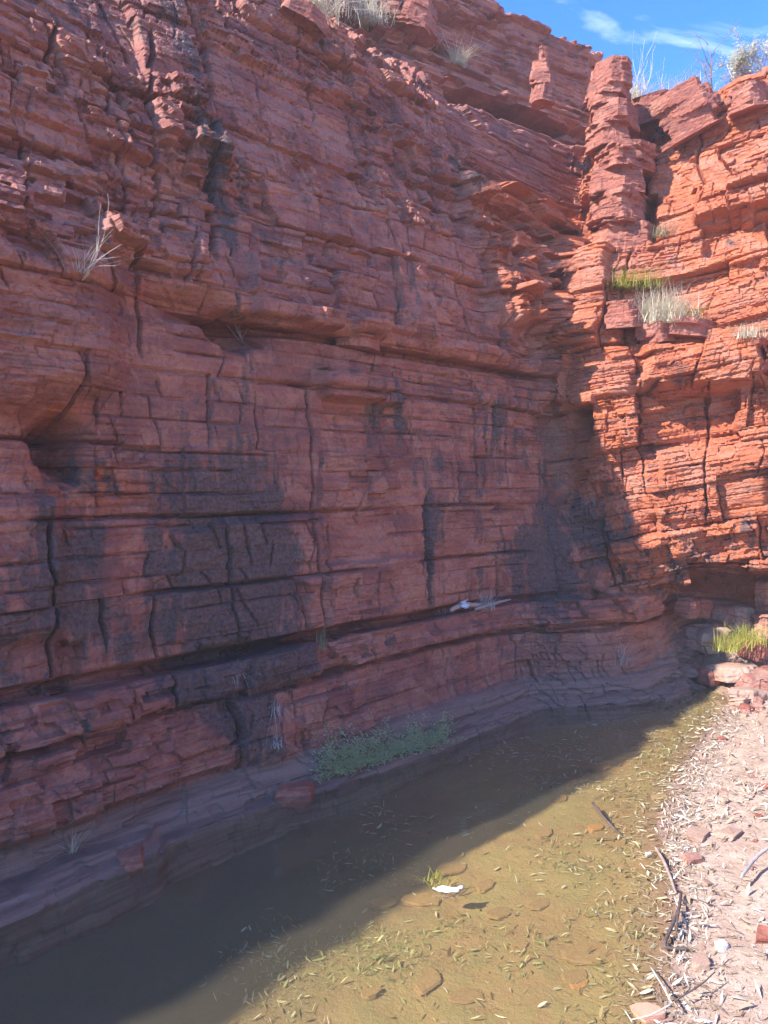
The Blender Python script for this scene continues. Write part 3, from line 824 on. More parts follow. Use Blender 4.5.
sub_list = [(383, 906, .17, .16, .3, 'flat silted slab in the pool at the shadow edge'), (420, 903, .20, .14, -.2, 'second flat silted slab beside the shadow edge in the pool'),
    (486, 889, .15, .2, .8, 'brown submerged stone beside the white scrap'), (452, 872, .22, .10, .2, 'broad sunken slab behind the white scrap'),
    (430, 985, .18, .16, 1.1, 'flat sunken slab near the weedy middle of the pool'), (372, 998, .10, .3, .4, 'small reddish stone on the yellow pool bed'),
    (500, 915, .16, .14, .5, 'sunken slab just nearer than the white scrap'), (590, 958, .26, .09, .1, 'wide dark-edged slab under water left of the forked branch'),
    (642, 868, .16, .14, .2, 'square greenish slab under water left of the peeling stick'), (575, 980, .16, .14, .4, 'round ochre stone under water near the bottom of the picture'),
    (610, 838, .17, .12, .2, 'dark slab beside the orange stone in the pool'), (545, 835, .15, .2, .9, 'dark sunken stone in the sunlit middle of the pool'),
    (540, 908, .14, .14, .6, 'sunken brown slab between litter patches in the pool'), (465, 1002, .15, .14, .2, 'sunken slab at the lower edge of the picture'),
    (520, 950, .12, .2, .7, 'small sunken stone among pale leaves'), (660, 800, .16, .14, .4, 'reddish stone in the shallows near the bank'),
    (600, 770, .2, .15, .3, 'brown stone in the far sunlit shallows'), (560, 800, .16, .15, 1.2, 'sunken stone in the far part of the sunlit water')]
for k, (px, py, size, flat, rz, lab) in enumerate(sub_list):
    stone('sunken_stone', px, py, size, flat, rz, lab, 'stone', M_SUB, 'stones lying in the pool', meshes=SUBM, k=k, sink=0.5, tilt=(0.05 * math.sin(k), 0.05 * math.cos(2 * k)))
stone('sunken_stone', 596, 830, .13, .25, .2, 'bright orange stone under water beside the dark straight stick', 'stone', M_ORANGE, 'stones lying in the pool', meshes=SUBM, k=3, sink=0.6)
stone('sunken_stone', 580, 985, .10, .18, .6, 'ochre orange stone under water in the lower right of the pool', 'stone', M_ORANGE, 'stones lying in the pool', meshes=SUBM, k=5, sink=0.7)
stone('bank_stone', 722, 949, .055, .5, .4, 'bright white stone on the litter-covered bank', 'stone', M_WHITE, 'stones on the bank', k=1, sink=0.1)
stone('bank_stone', 697, 838, .15, .22, .9, 'smooth tan slab on the bank by the water edge', 'stone', M_TAN, 'stones on the bank', k=2, sink=0.15)
stone('bank_stone', 730, 836, .12, .22, .7, 'narrow tan slab behind the grey stick on the bank', 'stone', M_TAN, 'stones on the bank', k=4, sink=0.15)
stone('bank_stone', 693, 862, .10, .35, .2, 'small grey stone at the water edge below the tan slab', 'stone', M_PALE_STONE, 'stones on the bank', k=6, sink=0.1)
stone('bank_stone', 648, 1020, .10, .35, .3, 'salmon pink stone at the bottom edge of the picture', 'stone', simple_mat('salmon_stone', (0.55, 0.27, 0.18), (0.62, 0.34, 0.24), 8), 'stones on the bank', k=0, sink=0.1)
stone('bank_stone', 648, 858, .03, .6, .3, 'small pale pebble in the shallows beside the peeling stick', 'stone', M_WHITE, 'stones on the bank', k=7, sink=-0.4)
stone('bank_stone', 700, 965, .08, .4, 1.3, 'small peach stone in the litter left of the white stone', 'stone', M_TAN, 'stones on the bank', k=5, sink=0.1)
stone('bank_stone', 765, 940, .09, .4, 1.0, 'rust-red stone at the right edge beside the white stone', 'stone', M_STONE, 'stones on the bank', k=3, sink=0.1)
# pebbles scattered along the bank
places = ['near the tan slab', 'beside the grey stick', 'at the far waterline', 'below the grassy boulders', 'in the leaf litter']
for k in range(46):
    y = RNG.uniform(3.0, 8.4) ; x = np.interp(y, EDGE[:, 1], EDGE[:, 0]) + abs(RNG.normal(0.0, 0.55)) + 0.03
    s_ = RNG.uniform(0.018, 0.05) * (1.0 + 0.14 * (y - 3))
    zz = float(ground_z(x, y))
    me = STONES[k % 8].copy(); me.materials.clear()
    o = link('pebble', me, [M_TAN, M_PALE_STONE, M_STONE, M_TAN][k % 4], loc=(x, y, zz + s_ * 0.1), rot=(RNG.normal(0, .15), RNG.normal(0, .15), RNG.uniform(0, 6)), scale=(s_, s_ * 0.75, s_ * 0.5))
    tag(o, 'small dusty %s pebble strewn on the litter-covered bank' % ['tan', 'pale', 'red', 'tan'][k % 4], 'pebble', 'pebbles on the bank')
# boulders piled below the buttress at the far end
bl = [(700, 600, 7.9, .20, .7, M_STONE, 'red boulder perched at the end of the shaded bench'), (687, 607, 7.7, .22, .6, M_STONE, 'lit orange rock on the lip of the bench'),
      (767, 592, 7.9, .26, .8, M_PALE_STONE, 'tall pale boulder at the right edge below the undercut'), (768, 612, 7.7, .30, .6, M_PALE_STONE, 'broad whitish boulder under the tall pale one'),
      (700, 625, 7.9, .42, .45, M_PALE_STONE, 'whitish layered boulder below the perched red one'), (722, 622, 8.1, .46, .45, M_PALE_STONE, 'long pale slab in the middle of the boulder pile'),
      (742, 628, 8.0, .38, .5, M_TAN, 'tan boulder behind the green grass'), (716, 640, 7.8, .36, .45, M_TAN, 'tan slab leaning at the pool end'),
      (752, 645, 7.5, .30, .45, M_STONE, 'rusty rock in front of the green grass'), (733, 655, 7.3, .40, .25, M_TAN, 'flat tan slab at the foot of the pile'),
      (765, 660, 7.1, .42, .25, M_PALE_STONE, 'flat pale slab near the right edge at the pile foot'), (748, 672, 6.9, .34, .2, M_TAN, 'low flat rock in front of the pile'),
      (712, 655, 7.4, .22, .5, M_STONE, 'small red rock where the bench meets the bank'), (690, 628, 7.7, .24, .5, M_PALE_STONE, 'small whitish rock against the bench end')]
for k, (px, py, y, size, flat, mat, lab) in enumerate(bl):
    q = at_y(px, py, y); gz_ = float(ground_z(q[0], q[1]))
    hh = size * flat * 1.5
    zb0 = min(q[2] - hh * .5, gz_ + 0.35 * (k in (0, 1, 2))) if k not in (1,) else q[2] - hh * .5
    zb0 = max(zb0, gz_ - hh * .35)
    o = link('boulder', strata_rock('boulder', 640 + k, size * .62, size * .5, hh, 'boulder', .012), mat, loc=(q[0], q[1], zb0), rot=(0.14 * math.sin(k * 2.1), 0.14 * math.cos(k * 1.7), .6 * k))
    tag(o, lab, 'boulder', 'boulders piled at the pool end')
for k in range(60):
    y = RNG.uniform(6.3, 8.2); x = RNG.uniform(3.0 + 0.1 * (y - 6.3), 0.5 * y + 0.2); s_ = RNG.uniform(.06, .20)
    if float(edge_dist(x, y)) < 0.02: continue
    me = RUB[k % 5].copy(); me.materials.clear()
    kind_ = k % 3
    o = link('rubble_stone', me, [M_TAN, M_PALE_STONE, M_STONE][kind_], loc=(x, y, float(ground_z(x, y)) - s_ * .12), rot=(RNG.normal(0, .2), RNG.normal(0, .2), RNG.uniform(0, 6)), scale=(s_, s_, s_))
    tag(o, ['tan', 'whitish', 'rusty red'][kind_] + ' rubble stone in front of the boulder pile at the pool end', 'stone', 'rubble at the pool end')
# rocks at the foot of the grey shelf
for k, (px, py, size, lab) in enumerate([(296, 797, .22, 'dark wet rock standing in the water below the grey shelf'), (352, 290 + 480, .16, 'small dark rock half hidden by the green plants'), (130, 862, .20, 'dark rock at the tip of the near shelf')]):
    q = at_z(px, py, 0.0)
    stone('shelf_rock', 0, 0, size, .6, k, lab, 'rock', M_STONE, 'rocks at the waterline', BOULD, k + 2, loc=(q[0], q[1], 0.01))

# ------------------------------------------------------------------ pillar and pinnacle of stacked slabs
def pillar(name, pieces, label, seed, y):
    """pieces: (pixel x of the middle, pixel y of the foot, pixel y of the top, half-width in m), bottom to top, at distance y"""
    q0 = at_y(pieces[0][0], pieces[0][1], y)
    root = link(name, None, loc=tuple(q0)); tag(root, label, 'rock pillar')
    for k, (px, py0, py1, hw) in enumerate(pieces):
        a_ = at_y(px, py0 + 1, y); b_ = at_y(px, py1, y); hh = b_[2] - a_[2]
        link('rock_slab', strata_rock('rock_slab', seed + k, hw, hw * .9, hh, 'slab', .012, 0.9), M_STONE, root, loc=tuple(a_ - q0), rot=(0.05 * math.sin(k * 1.9), 0.07 * math.cos(k * 2.3), k * 1.3))
    return root
pillar('rock_pillar', [(624, 268, 226, .40), (618, 228, 196, .38), (614, 198, 172, .30), (622, 173, 148, .36), (606, 150, 128, .27), (613, 130, 108, .30), (604, 110, 98, .22), (609, 99, 64, .23)], 'sunlit pillar of stacked red slabs beside the dark gully', 410, 8.15)
pillar('rock_pinnacle', [(541, 104, 86, .14), (540, 86, 72, .13), (541, 72, 62, .10), (543, 62, 48, .06)], 'slim sunlit rock pinnacle against the shaded upper tier', 430, 9.3)
# tilted slabs and loose blocks standing proud on the buttress and rim
for k, (px, py, off, sc, rot, lab) in enumerate([
        (700, 115, .10, (.62, .30, .50), (.1, -.45, -.2), 'big tilted slab high on the buttress below the twiggy shrub'), (655, 95, .02, (.55, .4, .28), (.1, -.25, .1), 'dark rock hump on the skyline between pale tufts'),
        (752, 100, .05, (.5, .4, .25), (0, -.2, .4), 'red ledge block on the skyline at the right edge'), (620, 320, .08, (.42, .34, .26), (.1, -.1, .3), 'jutting block below the yellow-green tuft'),
        (655, 335, .10, (.40, .3, .20), (0, -.15, .2), 'flat block under the straw tuft'), (690, 330, .10, (.5, .35, .18), (0, .1, .2), 'grey flat slab right of the straw tuft'),
        (596, 575, .02, (.2, .2, .2), (.3, .2, .1), 'rounded block at the edge of the cast shadow'), (412, 18, .05, (.55, .45, .4), (0, .2, .5), 'sunlit red block on the rim between grass tufts'),
        (385, 8, .05, (.4, .4, .3), (0, .1, .2), 'sunlit rim block behind the big straw tuft'), (300, 20, .03, (.4, .3, .16), (0, .3, .4), 'flat sunlit rim slab at the top edge'), (350, 345, .10, (.42, .3, .09), (0, .03, .7), 'thin slab jutting from the shaded wall')]):
    p, n = surf(px, py, off)
    o = link('rock_slab', strata_rock('rock_slab', 900 + k, sc[0] * .5, sc[1] * .5, sc[2], 'slab', .012), M_STONE, loc=(p[0], p[1], p[2] - sc[2] * .5), rot=rot)
    tag(o, lab, 'rock slab', 'loose slabs on the cliff')

# ------------------------------------------------------------------ plants
def blades(n, h, spread, seed, droop=0.6, wid=0.004, seg=4, base=0.06, lean=(0, 0)):
    r = np.random.default_rng(seed); V = []; F = []; A = []
    for k in range(n):
        az = r.uniform(0, 2 * math.pi); L = h * r.uniform(0.55, 1.1); out = abs(r.normal(0, 1)) * spread
        bx, by = r.normal(0, base), r.normal(0, base)
        dx, dy = math.cos(az), math.sin(az); w_ = wid * r.uniform(0.6, 1.3); rn = r.random()
        sx, sy = -dy * w_, dx * w_
        dr = droop * r.uniform(0.4, 1.3)
        for s_ in range(seg + 1):
            t = s_ / seg
            rad = out * L * t * (0.6 + 0.7 * t); zz = L * (t - dr * t * t * 0.55 * min(1, out + 0.3))
            x = bx + dx * rad + lean[0] * t * L; y = by + dy * rad + lean[1] * t * L
            ww = (1 - t * 0.85)
            V += [(x - sx * ww, y - sy * ww, zz), (x + sx * ww, y + sy * ww, zz)]; A += [rn, rn]
        b0 = len(V) - 2 * (seg + 1)
        F += [(b0 + 2 * s_, b0 + 2 * s_ + 1, b0 + 2 * s_ + 3, b0 + 2 * s_ + 2) for s_ in range(seg)]
    return mesh_np('grass_tuft', np.array(V), np.array(F), {'leafrnd': np.array(A)})
M_STRAW = simple_mat('straw_grass', (0.52, 0.46, 0.32), (0.76, 0.71, 0.56), 6, 0.7, bump=0, trans=0.3, attr='leafrnd')
M_YGRASS = simple_mat('yellow_green_grass', (0.30, 0.30, 0.05), (0.50, 0.48, 0.12), 6, 0.7, bump=0, trans=0.35, attr='leafrnd')
M_GREEN = simple_mat('green_leaf', (0.26, 0.34, 0.14), (0.52, 0.57, 0.32), 6, 0.6, bump=0, trans=0.35, attr='leafrnd')
M_GREYGRASS = simple_mat('grey_dry_grass', (0.36, 0.33, 0.30), (0.62, 0.58, 0.54), 6, 0.8, bump=0, trans=0.2, attr='leafrnd')
M_BUSH = simple_mat('grey_green_leaf', (0.20, 0.22, 0.12), (0.42, 0.43, 0.28), 6, 0.7, bump=0, trans=0.3, attr='leafrnd')
M_TWIG = simple_mat('dead_twig', (0.16, 0.12, 0.115), (0.28, 0.22, 0.21), 20, 0.85, (1, 1, 6), 0.002)
M_PTWIG = simple_mat('bleached_twig', (0.48, 0.42, 0.36), (0.64, 0.58, 0.50), 20, 0.8, (1, 1, 6), 0.002)
M_BUSH2 = simple_mat('pale_dry_leaf', (0.42, 0.42, 0.30), (0.62, 0.60, 0.46), 6, 0.7, bump=0, trans=0.4, attr='leafrnd')
def tuft(px, py, n, h, spread, mat, label, seed, droop=0.6, wid=0.004, base=0.05, sink=0.02, group='dry grass tufts on the rock', pos=None, lean=(0, 0)):
    if pos is None:
        p, nn = surf(px, py, 0.0); p = p - nn * sink
    else: p = pos
    o = link('grass_tuft', blades(n, h, spread, seed, droop, wid, base=base, lean=lean), mat, loc=tuple(p))
    return tag(o, label, 'grass', group)
tuft(312, 12, 420, .28, .7, M_STRAW, 'pale straw tuft at the very top edge of the wall', 1, base=.14, sink=-.05)
tuft(363, 28, 460, .34, .7, M_STRAW, 'large pale straw tuft on the sunlit rim', 2, base=.12, sink=-.10)
tuft(457, 64, 420, .22, .9, M_STRAW, 'round pale tuft alone on the rim', 3, base=.05)
tuft(432, 48, 120, .18, .8, M_GREYGRASS, 'small greyish tuft left of the round rim tuft', 4, base=.05)
tuft(628, 292, 600, .20, 1.0, M_YGRASS, 'yellow-green tuft on the buttress ledge', 5, base=.14)
tuft(657, 330, 700, .40, .65, M_STRAW, 'tall straw tuft on the buttress ledge', 6, base=.13, sink=-.10)
tuft(683, 322, 200, .18, .9, M_YGRASS, 'low yellowish tuft right of the tall straw tuft', 7, base=.07)
tuft(747, 336, 160, .16, .9, M_STRAW, 'small straw tuft near the right edge of the buttress', 8, base=.06)
tuft(660, 238, 140, .16, .8, M_BUSH, 'small grey-green tuft in a crack of the buttress', 9, base=.05)
tuft(624, 92, 260, .28, .7, M_STRAW, 'straw tuft on the skyline right of the pillar top', 10, base=.10, pos=at_y(630, 100, 9.6))
tuft(650, 108, 380, .24, .9, M_STRAW, 'straw tuft in the saddle beside the pillar', 11, base=.16, pos=at_y(652, 116, 9.3))
tuft(682, 96, 300, .22, .9, M_STRAW, 'straw tuft on the skyline below the twiggy shrub', 12, base=.14, pos=at_y(684, 98, 9.5))
tuft(82, 272, 30, .16, .9, M_GREYGRASS, 'wispy bleached tuft on the rock nose', 13, wid=.0022, base=.02, lean=(.35, 0))
tuft(240, 676, 50, .16, .5, M_GREYGRASS, 'short grey tuft in the bench slit', 14, droop=2.6, wid=.002, base=.012)
tuft(278, 712, 90, .17, .5, M_GREYGRASS, 'white hanging tuft on the bench, upper of two', 15, droop=3.2, wid=.0025, base=.018)
tuft(280, 748, 70, .15, .6, M_GREYGRASS, 'white hanging tuft on the bench, lower of two', 16, droop=3.0, wid=.0025, base=.018)
tuft(324, 648, 50, .20, .4, M_BUSH, 'thin greenish tuft in the slit above the hanging tufts', 17, wid=.002, base=.015)
tuft(75, 852, 60, .14, 1.0, M_STRAW, 'spiky dry tuft on the near grey shelf', 18, wid=.0022, base=.012)
tuft(620, 665, 60, .22, .7, M_GREYGRASS, 'dry wisp on the shaded bench right of the middle', 19, wid=.002, base=.03)
tuft(487, 606, 80, .20, .8, M_GREYGRASS, 'dry wispy grass on the bench beside the driftwood', 20, wid=.002, base=.05)
tuft(445, 612, 40, .15, .8, M_GREYGRASS, 'dry wisps at the foot of the dark fissure', 22, wid=.002, base=.04)
tuft(0, 0, 180, .22, .7, M_YGRASS, 'bright green grass among the boulders at the pool end', 23, base=.10, pos=at_y(750, 642, 7.35), group='green grass at the pool end')
tuft(0, 0, 160, .22, .6, M_YGRASS, 'smaller green tuft beside the flat tan slab', 24, base=.08, pos=at_y(728, 650, 7.3), group='green grass at the pool end')
tuft(0, 0, 60, .055, .9, M_YGRASS, 'tiny bright green sprig in the pool behind the white scrap', 25, base=.03, pos=at_z(437, 882, -0.06), group='green grass at the pool end')

def tube(bm, pts, rads, sides=5):
    prev = None
    for i, (p, r_) in enumerate(zip(pts, rads)):
        p = Vector(p)
        d = (Vector(pts[min(i + 1, len(pts) - 1)]) - Vector(pts[max(i - 1, 0)])).normalized()
        a = d.orthogonal().normalized() if abs(d.z) > 0.99 else d.cross(Vector((0, 0, 1))).normalized()
        b = d.cross(a)
        ring = [bm.verts.new(p + (a * math.cos(2 * math.pi * k / sides) + b * math.sin(2 * math.pi * k / sides)) * r_) for k in range(sides)]
        if prev:
            for k in range(sides): bm.faces.new((prev[k], prev[(k + 1) % sides], ring[(k + 1) % sides], ring[k]))
        else: bm.faces.new(ring[::-1])
        prev = ring
    bm.faces.new(prev)
def bm_mesh(bm, name, smooth=True):
    me = bpy.data.meshes.new(name); bm.to_mesh(me); bm.free()
    for p_ in me.polygons: p_.use_smooth = smooth
    return me
def grow(bm, r, p, d, L, rad, depth, up=0.15, tips=None, spread=0.6):
    pts = [p]; q = Vector(p); dd = Vector(d).normalized(); n = 4
    for k in range(n):
        dd = (dd + Vector(r.normal(0, 0.16, 3)) + Vector((0, 0, up * 0.3))).normalized()
        q = q + dd * (L / n); pts.append(tuple(q))
    tube(bm, pts, [rad * (1 - 0.6 * k / n) for k in range(n + 1)], 5 if depth > 1 else 4)
    if depth > 0:
        for k in range(r.integers(2, 5)):
            i = r.integers(1, n + 1)
            nd = (dd + Vector(r.normal(0, spread, 3)) + Vector((0, 0, up))).normalized()
            grow(bm, r, pts[i], nd, L * r.uniform(0.45, 0.8), rad * 0.5, depth - 1, up, tips, spread)
    elif tips is not None:
        tips += [pts[k] for k in range(1, n + 1)]
def shrub(px, py, y, h, nst, depth, mat, label, seed, rad=0.008, leaves=None, nl=0, up=0.25, spread=0.6, pos=None, name='dead_shrub', lean=(0, 0)):
    r = np.random.default_rng(seed); p = pos if pos is not None else at_y(px, py, y)
    root = link(name, None, loc=tuple(p)); tips = []
    for k in range(nst):
        bm = bmesh.new()
        az = r.uniform(0, 6.28)
        grow(bm, r, (0, 0, -0.03), (math.cos(az) * 0.45 + lean[0], math.sin(az) * 0.45 + lean[1], 1), h * r.uniform(0.5, 0.8), rad * r.uniform(.7, 1), depth, up, tips, spread)
        link('stem', bm_mesh(bm, 'stem'), mat, root)
    if leaves is not None:
        V = []; F = []; A = []
        for k in range(nl):
            t = Vector(tips[r.integers(0, len(tips))]) + Vector(r.normal(0, 0.03, 3))
            a = Vector(r.normal(0, 1, 3)).normalized(); b = a.orthogonal().normalized()
            l_ = r.uniform(.015, .035); w_ = l_ * 0.3; i = len(V)
            V += [tuple(t - a * l_), tuple(t + b * w_), tuple(t + a * l_), tuple(t - b * w_)]; F.append((i, i + 1, i + 2, i + 3)); A += [r.random()] * 4
        link('foliage', mesh_np('foliage', np.array(V), np.array(F), {'leafrnd': np.array(A)}), leaves, root)
    return tag(root, label, 'shrub', 'shrubs on the cliff')
shrub(640, 95, 9.7, .75, 3, 1, M_PTWIG, 'thin bleached leafless stems standing on the skyline', 51, .006, up=.5, spread=.3)
shrub(664, 98, 9.7, .45, 2, 1, M_PTWIG, 'short bleached twigs on the skyline right of the tall stems', 52, .005, up=.5, spread=.3)
shrub(712, 86, 9.5, .62, 4, 2, M_TWIG, 'dark twiggy leafless shrub leaning on the skyline', 53, .011, lean=(-.5, 0), up=.12, spread=.7)
shrub(735, 82, 9.6, .40, 8, 2, M_PTWIG, 'grey-green bush on the skyline at the right', 54, .007, M_BUSH2, 1500, up=.1, spread=.8, name='bush')
shrub(760, 72, 9.6, .50, 8, 2, M_PTWIG, 'pale bush at the right edge of the skyline', 55, .007, M_BUSH2, 1700, up=.1, spread=.8, name='bush')
pz, _ = surf(243, 342, 0.02)
shrub(0, 0, 0, .42, 3, 1, M_TWIG, 'dead branching shrub in the dark hollow of the wall', 56, .008, pos=pz, lean=(-.6, -.3))
pz, _ = surf(84, 276, 0.0)
shrub(0, 0, 0, .36, 5, 1, M_PTWIG, 'bleached dead sprig on the rock nose', 57, .0035, pos=pz, lean=(.9, -.2), up=.05)
pz, _ = surf(482, 606, 0.03)
shrub(0, 0, 0, .24, 5, 1, M_PTWIG, 'dry twiggy sprig on the bench by the driftwood', 58, .003, pos=pz)
pz, _ = surf(620, 660, 0.02)
shrub(0, 0, 0, .26, 3, 1, M_PTWIG, 'thin dead sprig on the shaded bench near the corner', 59, .003, pos=pz)

# low green plants along the waterline
r = np.random.default_rng(61); V = []; F = []; A = []
for k in range(520):
    t = r.uniform(0, 1)
    px = 318 + 128 * t; base_py = 783 - 40 * t
    q, nq = surf(px + r.normal(0, 5), base_py - abs(r.normal(0, 17)) * (1 - 0.35 * t), 0.03)
    H = r.uniform(.05, .15) * (1.1 - 0.6 * t)
    for m in range(r.integers(7, 13)):
        f = m / 10; az = r.uniform(0, 6.28); l_ = r.uniform(.015, .040) * (1.2 - .6 * f); w_ = l_ * .12
        c = Vector((q[0] + r.normal(0, .012), q[1] + r.normal(0, .012), q[2] + H * f))
        d = Vector((math.cos(az), math.sin(az), r.uniform(.1, 1.2))).normalized(); s2 = d.orthogonal().normalized()
        i = len(V); rn = r.random()
        V += [tuple(c), tuple(c + d * l_ * .5 + s2 * w_), tuple(c + d * l_), tuple(c + d * l_ * .5 - s2 * w_)]; F.append((i, i + 1, i + 2, i + 3)); A += [rn] * 4
plants = link('waterside_plants', mesh_np('waterside_plants', np.array(V), np.array(F), {'leafrnd': np.array(A)}), M_GREEN)
tag(plants, 'low leafy green plants growing along the waterline below the bench', 'plants', kind='stuff')

# ------------------------------------------------------------------ leaf litter
def leaf_field(name, pts, seed, lmin, lmax, up=0.35, lift=0.006):
    r = np.random.default_rng(seed); n = len(pts)
    az = r.uniform(0, 2 * np.pi, n); L = r.uniform(lmin, lmax, n); W = L * (.03 + .10 * r.random(n) ** 2)
    el = r.normal(0, up, n); cu = r.normal(0, .10, n)
    d = np.stack([np.cos(az) * np.cos(el), np.sin(az) * np.cos(el), np.sin(el)], 1)
    s_ = np.stack([-np.sin(az), np.cos(az), r.normal(0, .4, n)], 1); s_ /= np.linalg.norm(s_, axis=1, keepdims=True)
    c = pts + np.array((0, 0, lift)) + np.stack([0 * L, 0 * L, np.abs(np.sin(el)) * L * .5], 1)
    Lc = L[:, None]; Wc = W[:, None]; bend = s_ * (cu * L)[:, None] * .5
    V = np.stack([c - d * Lc * .5 + bend, c - d * Lc * .15 - s_ * Wc, c - d * Lc * .15 + s_ * Wc, c + d * Lc * .2 - s_ * Wc * .85, c + d * Lc * .2 + s_ * Wc * .85, c + d * Lc * .5 + bend], 1)
    b = (np.arange(n) * 6)[:, None]
    F = np.concatenate([b + np.array([[0, 1, 2, 2]])[:, :], b + np.array([[1, 3, 4, 2]]), b + np.array([[3, 5, 4, 4]])], 0)
    # tapered ends as triangles
    T = np.concatenate([b + np.array([[0, 1, 2]]), b + np.array([[1, 3, 4]]), b + np.array([[1, 4, 2]]), b + np.array([[3, 5, 4]])], 0)
    return mesh_np(name, V.reshape(-1, 3), T, {'leafrnd': np.repeat(r.random(n), 6)})
def leaf_mat(name, stops):
    N = NT(name); a = N.attr('leafrnd'); c = N.ramp(a, stops)
    N.l(c, N.b.inputs['Base Color']); N.b.inputs['Roughness'].default_value = .7; N.b.inputs['Specular IOR Level'].default_value = .3
    return N.m
M_LITTER = leaf_mat('dry_gum_leaf', [(0.0, (.14, .085, .055)), (.25, (.33, .23, .15)), (.5, (.45, .35, .25)), (.75, (.54, .46, .37)), (1.0, (.66, .61, .55))])
M_SUBLEAF = leaf_mat('sunken_leaf', [(0.0, (.16, .10, .04)), (.3, (.32, .24, .12)), (.6, (.44, .38, .22)), (.85, (.54, .51, .34)), (1.0, (.66, .63, .52))])
r = np.random.default_rng(71)
n = 110000
x = r.uniform(0.3, 6.0, n); y = r.uniform(1.6, 9.2, n); d = edge_dist(x, y)
cl = fbm(x * 2.2, y * 2.2, 72, 3)
dens = np.where((d > -0.02) & (d < 2.2), 0.20 + 0.9 * np.exp(-((d - 0.06) / 0.10) ** 2) + 1.6 * np.clip(cl - 0.5, 0, 1), 0)
keep = r.random(n) < dens * 0.75 * np.exp(-np.maximum(0, y - 4) * 0.06)
x, y = x[keep], y[keep]
litter = link('leaf_litter', leaf_field('leaf_litter', np.stack([x, y, np.maximum(ground_z(x, y), -0.004)], 1), 73, .025, .075), M_LITTER)
tag(litter, 'bleached fallen gum leaves littering the bank and water edge', 'leaf litter', kind='stuff')
n = 150000
x = r.uniform(0.6, 4.6, n); y = r.uniform(2.2, 8.4, n); d = edge_dist(x, y)
cl = fbm(x * 3.2, y * 3.2, 76, 3)
dens = np.where((d > -0.03) & (d < 1.9), 0.25 + 0.9 * np.exp(-((d - 0.05) / 0.12) ** 2) + 1.4 * np.clip(cl - 0.47, 0, 1), 0) * (x < 0.56 * y + 0.2)
keep = r.random(n) < dens * 0.8
x, y = x[keep], y[keep]
bits = link('litter_crumbs', leaf_field('litter_crumbs', np.stack([x, y, np.maximum(ground_z(x, y), -0.004)], 1), 77, .008, .030, .3, .004), M_LITTER)
tag(bits, 'fine broken leaf and bark crumbs covering the sandy bank', 'leaf litter', kind='stuff')
n = 80000
x = r.uniform(-1.6, 3.4, n); y = r.uniform(1.8, 7.6, n); d = edge_dist(x, y)
cl = fbm(x * 1.7, y * 1.7, 74, 3)
dens = np.where((d < -0.03) & (d > -1.9), 0.05 + 2.8 * np.clip(cl - 0.50, 0, 1) + 0.25 * np.exp(-((d + .1) / .2) ** 2), 0) * np.exp(np.minimum(0, d + 0.7) * 0.9)
keep = r.random(n) < dens * 1.0
x, y = x[keep], y[keep]
sunk = link('sunken_leaves', leaf_field('sunken_leaves', np.stack([x, y, ground_z(x, y)], 1), 75, .018, .065, .2, .008), M_SUBLEAF)
tag(sunk, 'pale yellowish leaves sunk on the sunlit pool bed', 'leaves', kind='stuff')

r = np.random.default_rng(78); n = 16000
x = r.uniform(-0.6, 1.3, n); y = r.uniform(2.5, 4.6, n); d = edge_dist(x, y); cl = fbm(x * 2.4, y * 2.4, 79, 3)
keep = (d < -0.05) & (r.random(n) < 3.2 * np.clip(cl - 0.52, 0, 1))
x, y = x[keep], y[keep]
M_WEED = leaf_mat('pond_weed', [(0.0, (.12, .12, .04)), (.5, (.26, .27, .09)), (1.0, (.46, .45, .24))])
weed = link('pond_weed', leaf_field('pond_weed', np.stack([x, y, ground_z(x, y)], 1), 80, .015, .05, .35, .006), M_WEED)
tag(weed, 'fine yellow-green weed on the sunlit pool bed', 'weed', kind='stuff')

# ------------------------------------------------------------------ sticks, driftwood, scraps
def stick(pts, rads, mat, label, name='stick', branches=()):
    p0_ = np.array(pts[0]); root = link(name, None, loc=tuple(p0_))
    def sm(pp, rr):
        pp = np.array(pp) - p0_; t = np.linspace(0, len(pp) - 1, (len(pp) - 1) * 5 + 1)
        q_ = hermite(np.arange(len(pp)).astype(float), pp, t); rr_ = np.interp(t, np.arange(len(rr)), rr) * (1.0 if name == 'driftwood' else 0.55)
        q_ = q_ + np.random.default_rng(len(label)).normal(0, 1, q_.shape) * rr_[:, None] * 0.09
        bm = bmesh.new(); tube(bm, [tuple(v) for v in q_], list(rr_), 8); return bm_mesh(bm, 'wood')
    link('stem', sm(pts, rads), mat, root)
    for bp, br in branches: link('side_branch', sm(bp, br), mat, root)
    return tag(root, label, 'stick', 'sticks in and beside the pool')
M_DARKWOOD = simple_mat('dark_wet_wood', (0.075, 0.055, 0.05), (0.15, 0.11, 0.10), 30, .6, (1, 1, 1), .003)
M_BARK = simple_mat('peeling_bark', (0.20, 0.13, 0.10), (0.46, 0.36, 0.30), 18, .8, (1, 1, 1), .004)
M_GREYWOOD = simple_mat('weathered_grey_wood', (0.25, 0.22, 0.21), (0.42, 0.38, 0.36), 25, .85, (1, 1, 1), .004)
g = lambda px, py, z: at_z(px, py, z)
stick([g(593, 803, .02), g(606, 820, .012), g(622, 836, -.02)], [.016, .014, .010], M_DARKWOOD, 'dark straight stick lying in the water beside the orange stone')
stick([g(655, 847, .03), g(663, 860, .03), g(670, 876, .02), g(676, 893, .02)], [.014, .016, .015, .010], M_BARK, 'peeling pale-barked stick in the shallows')
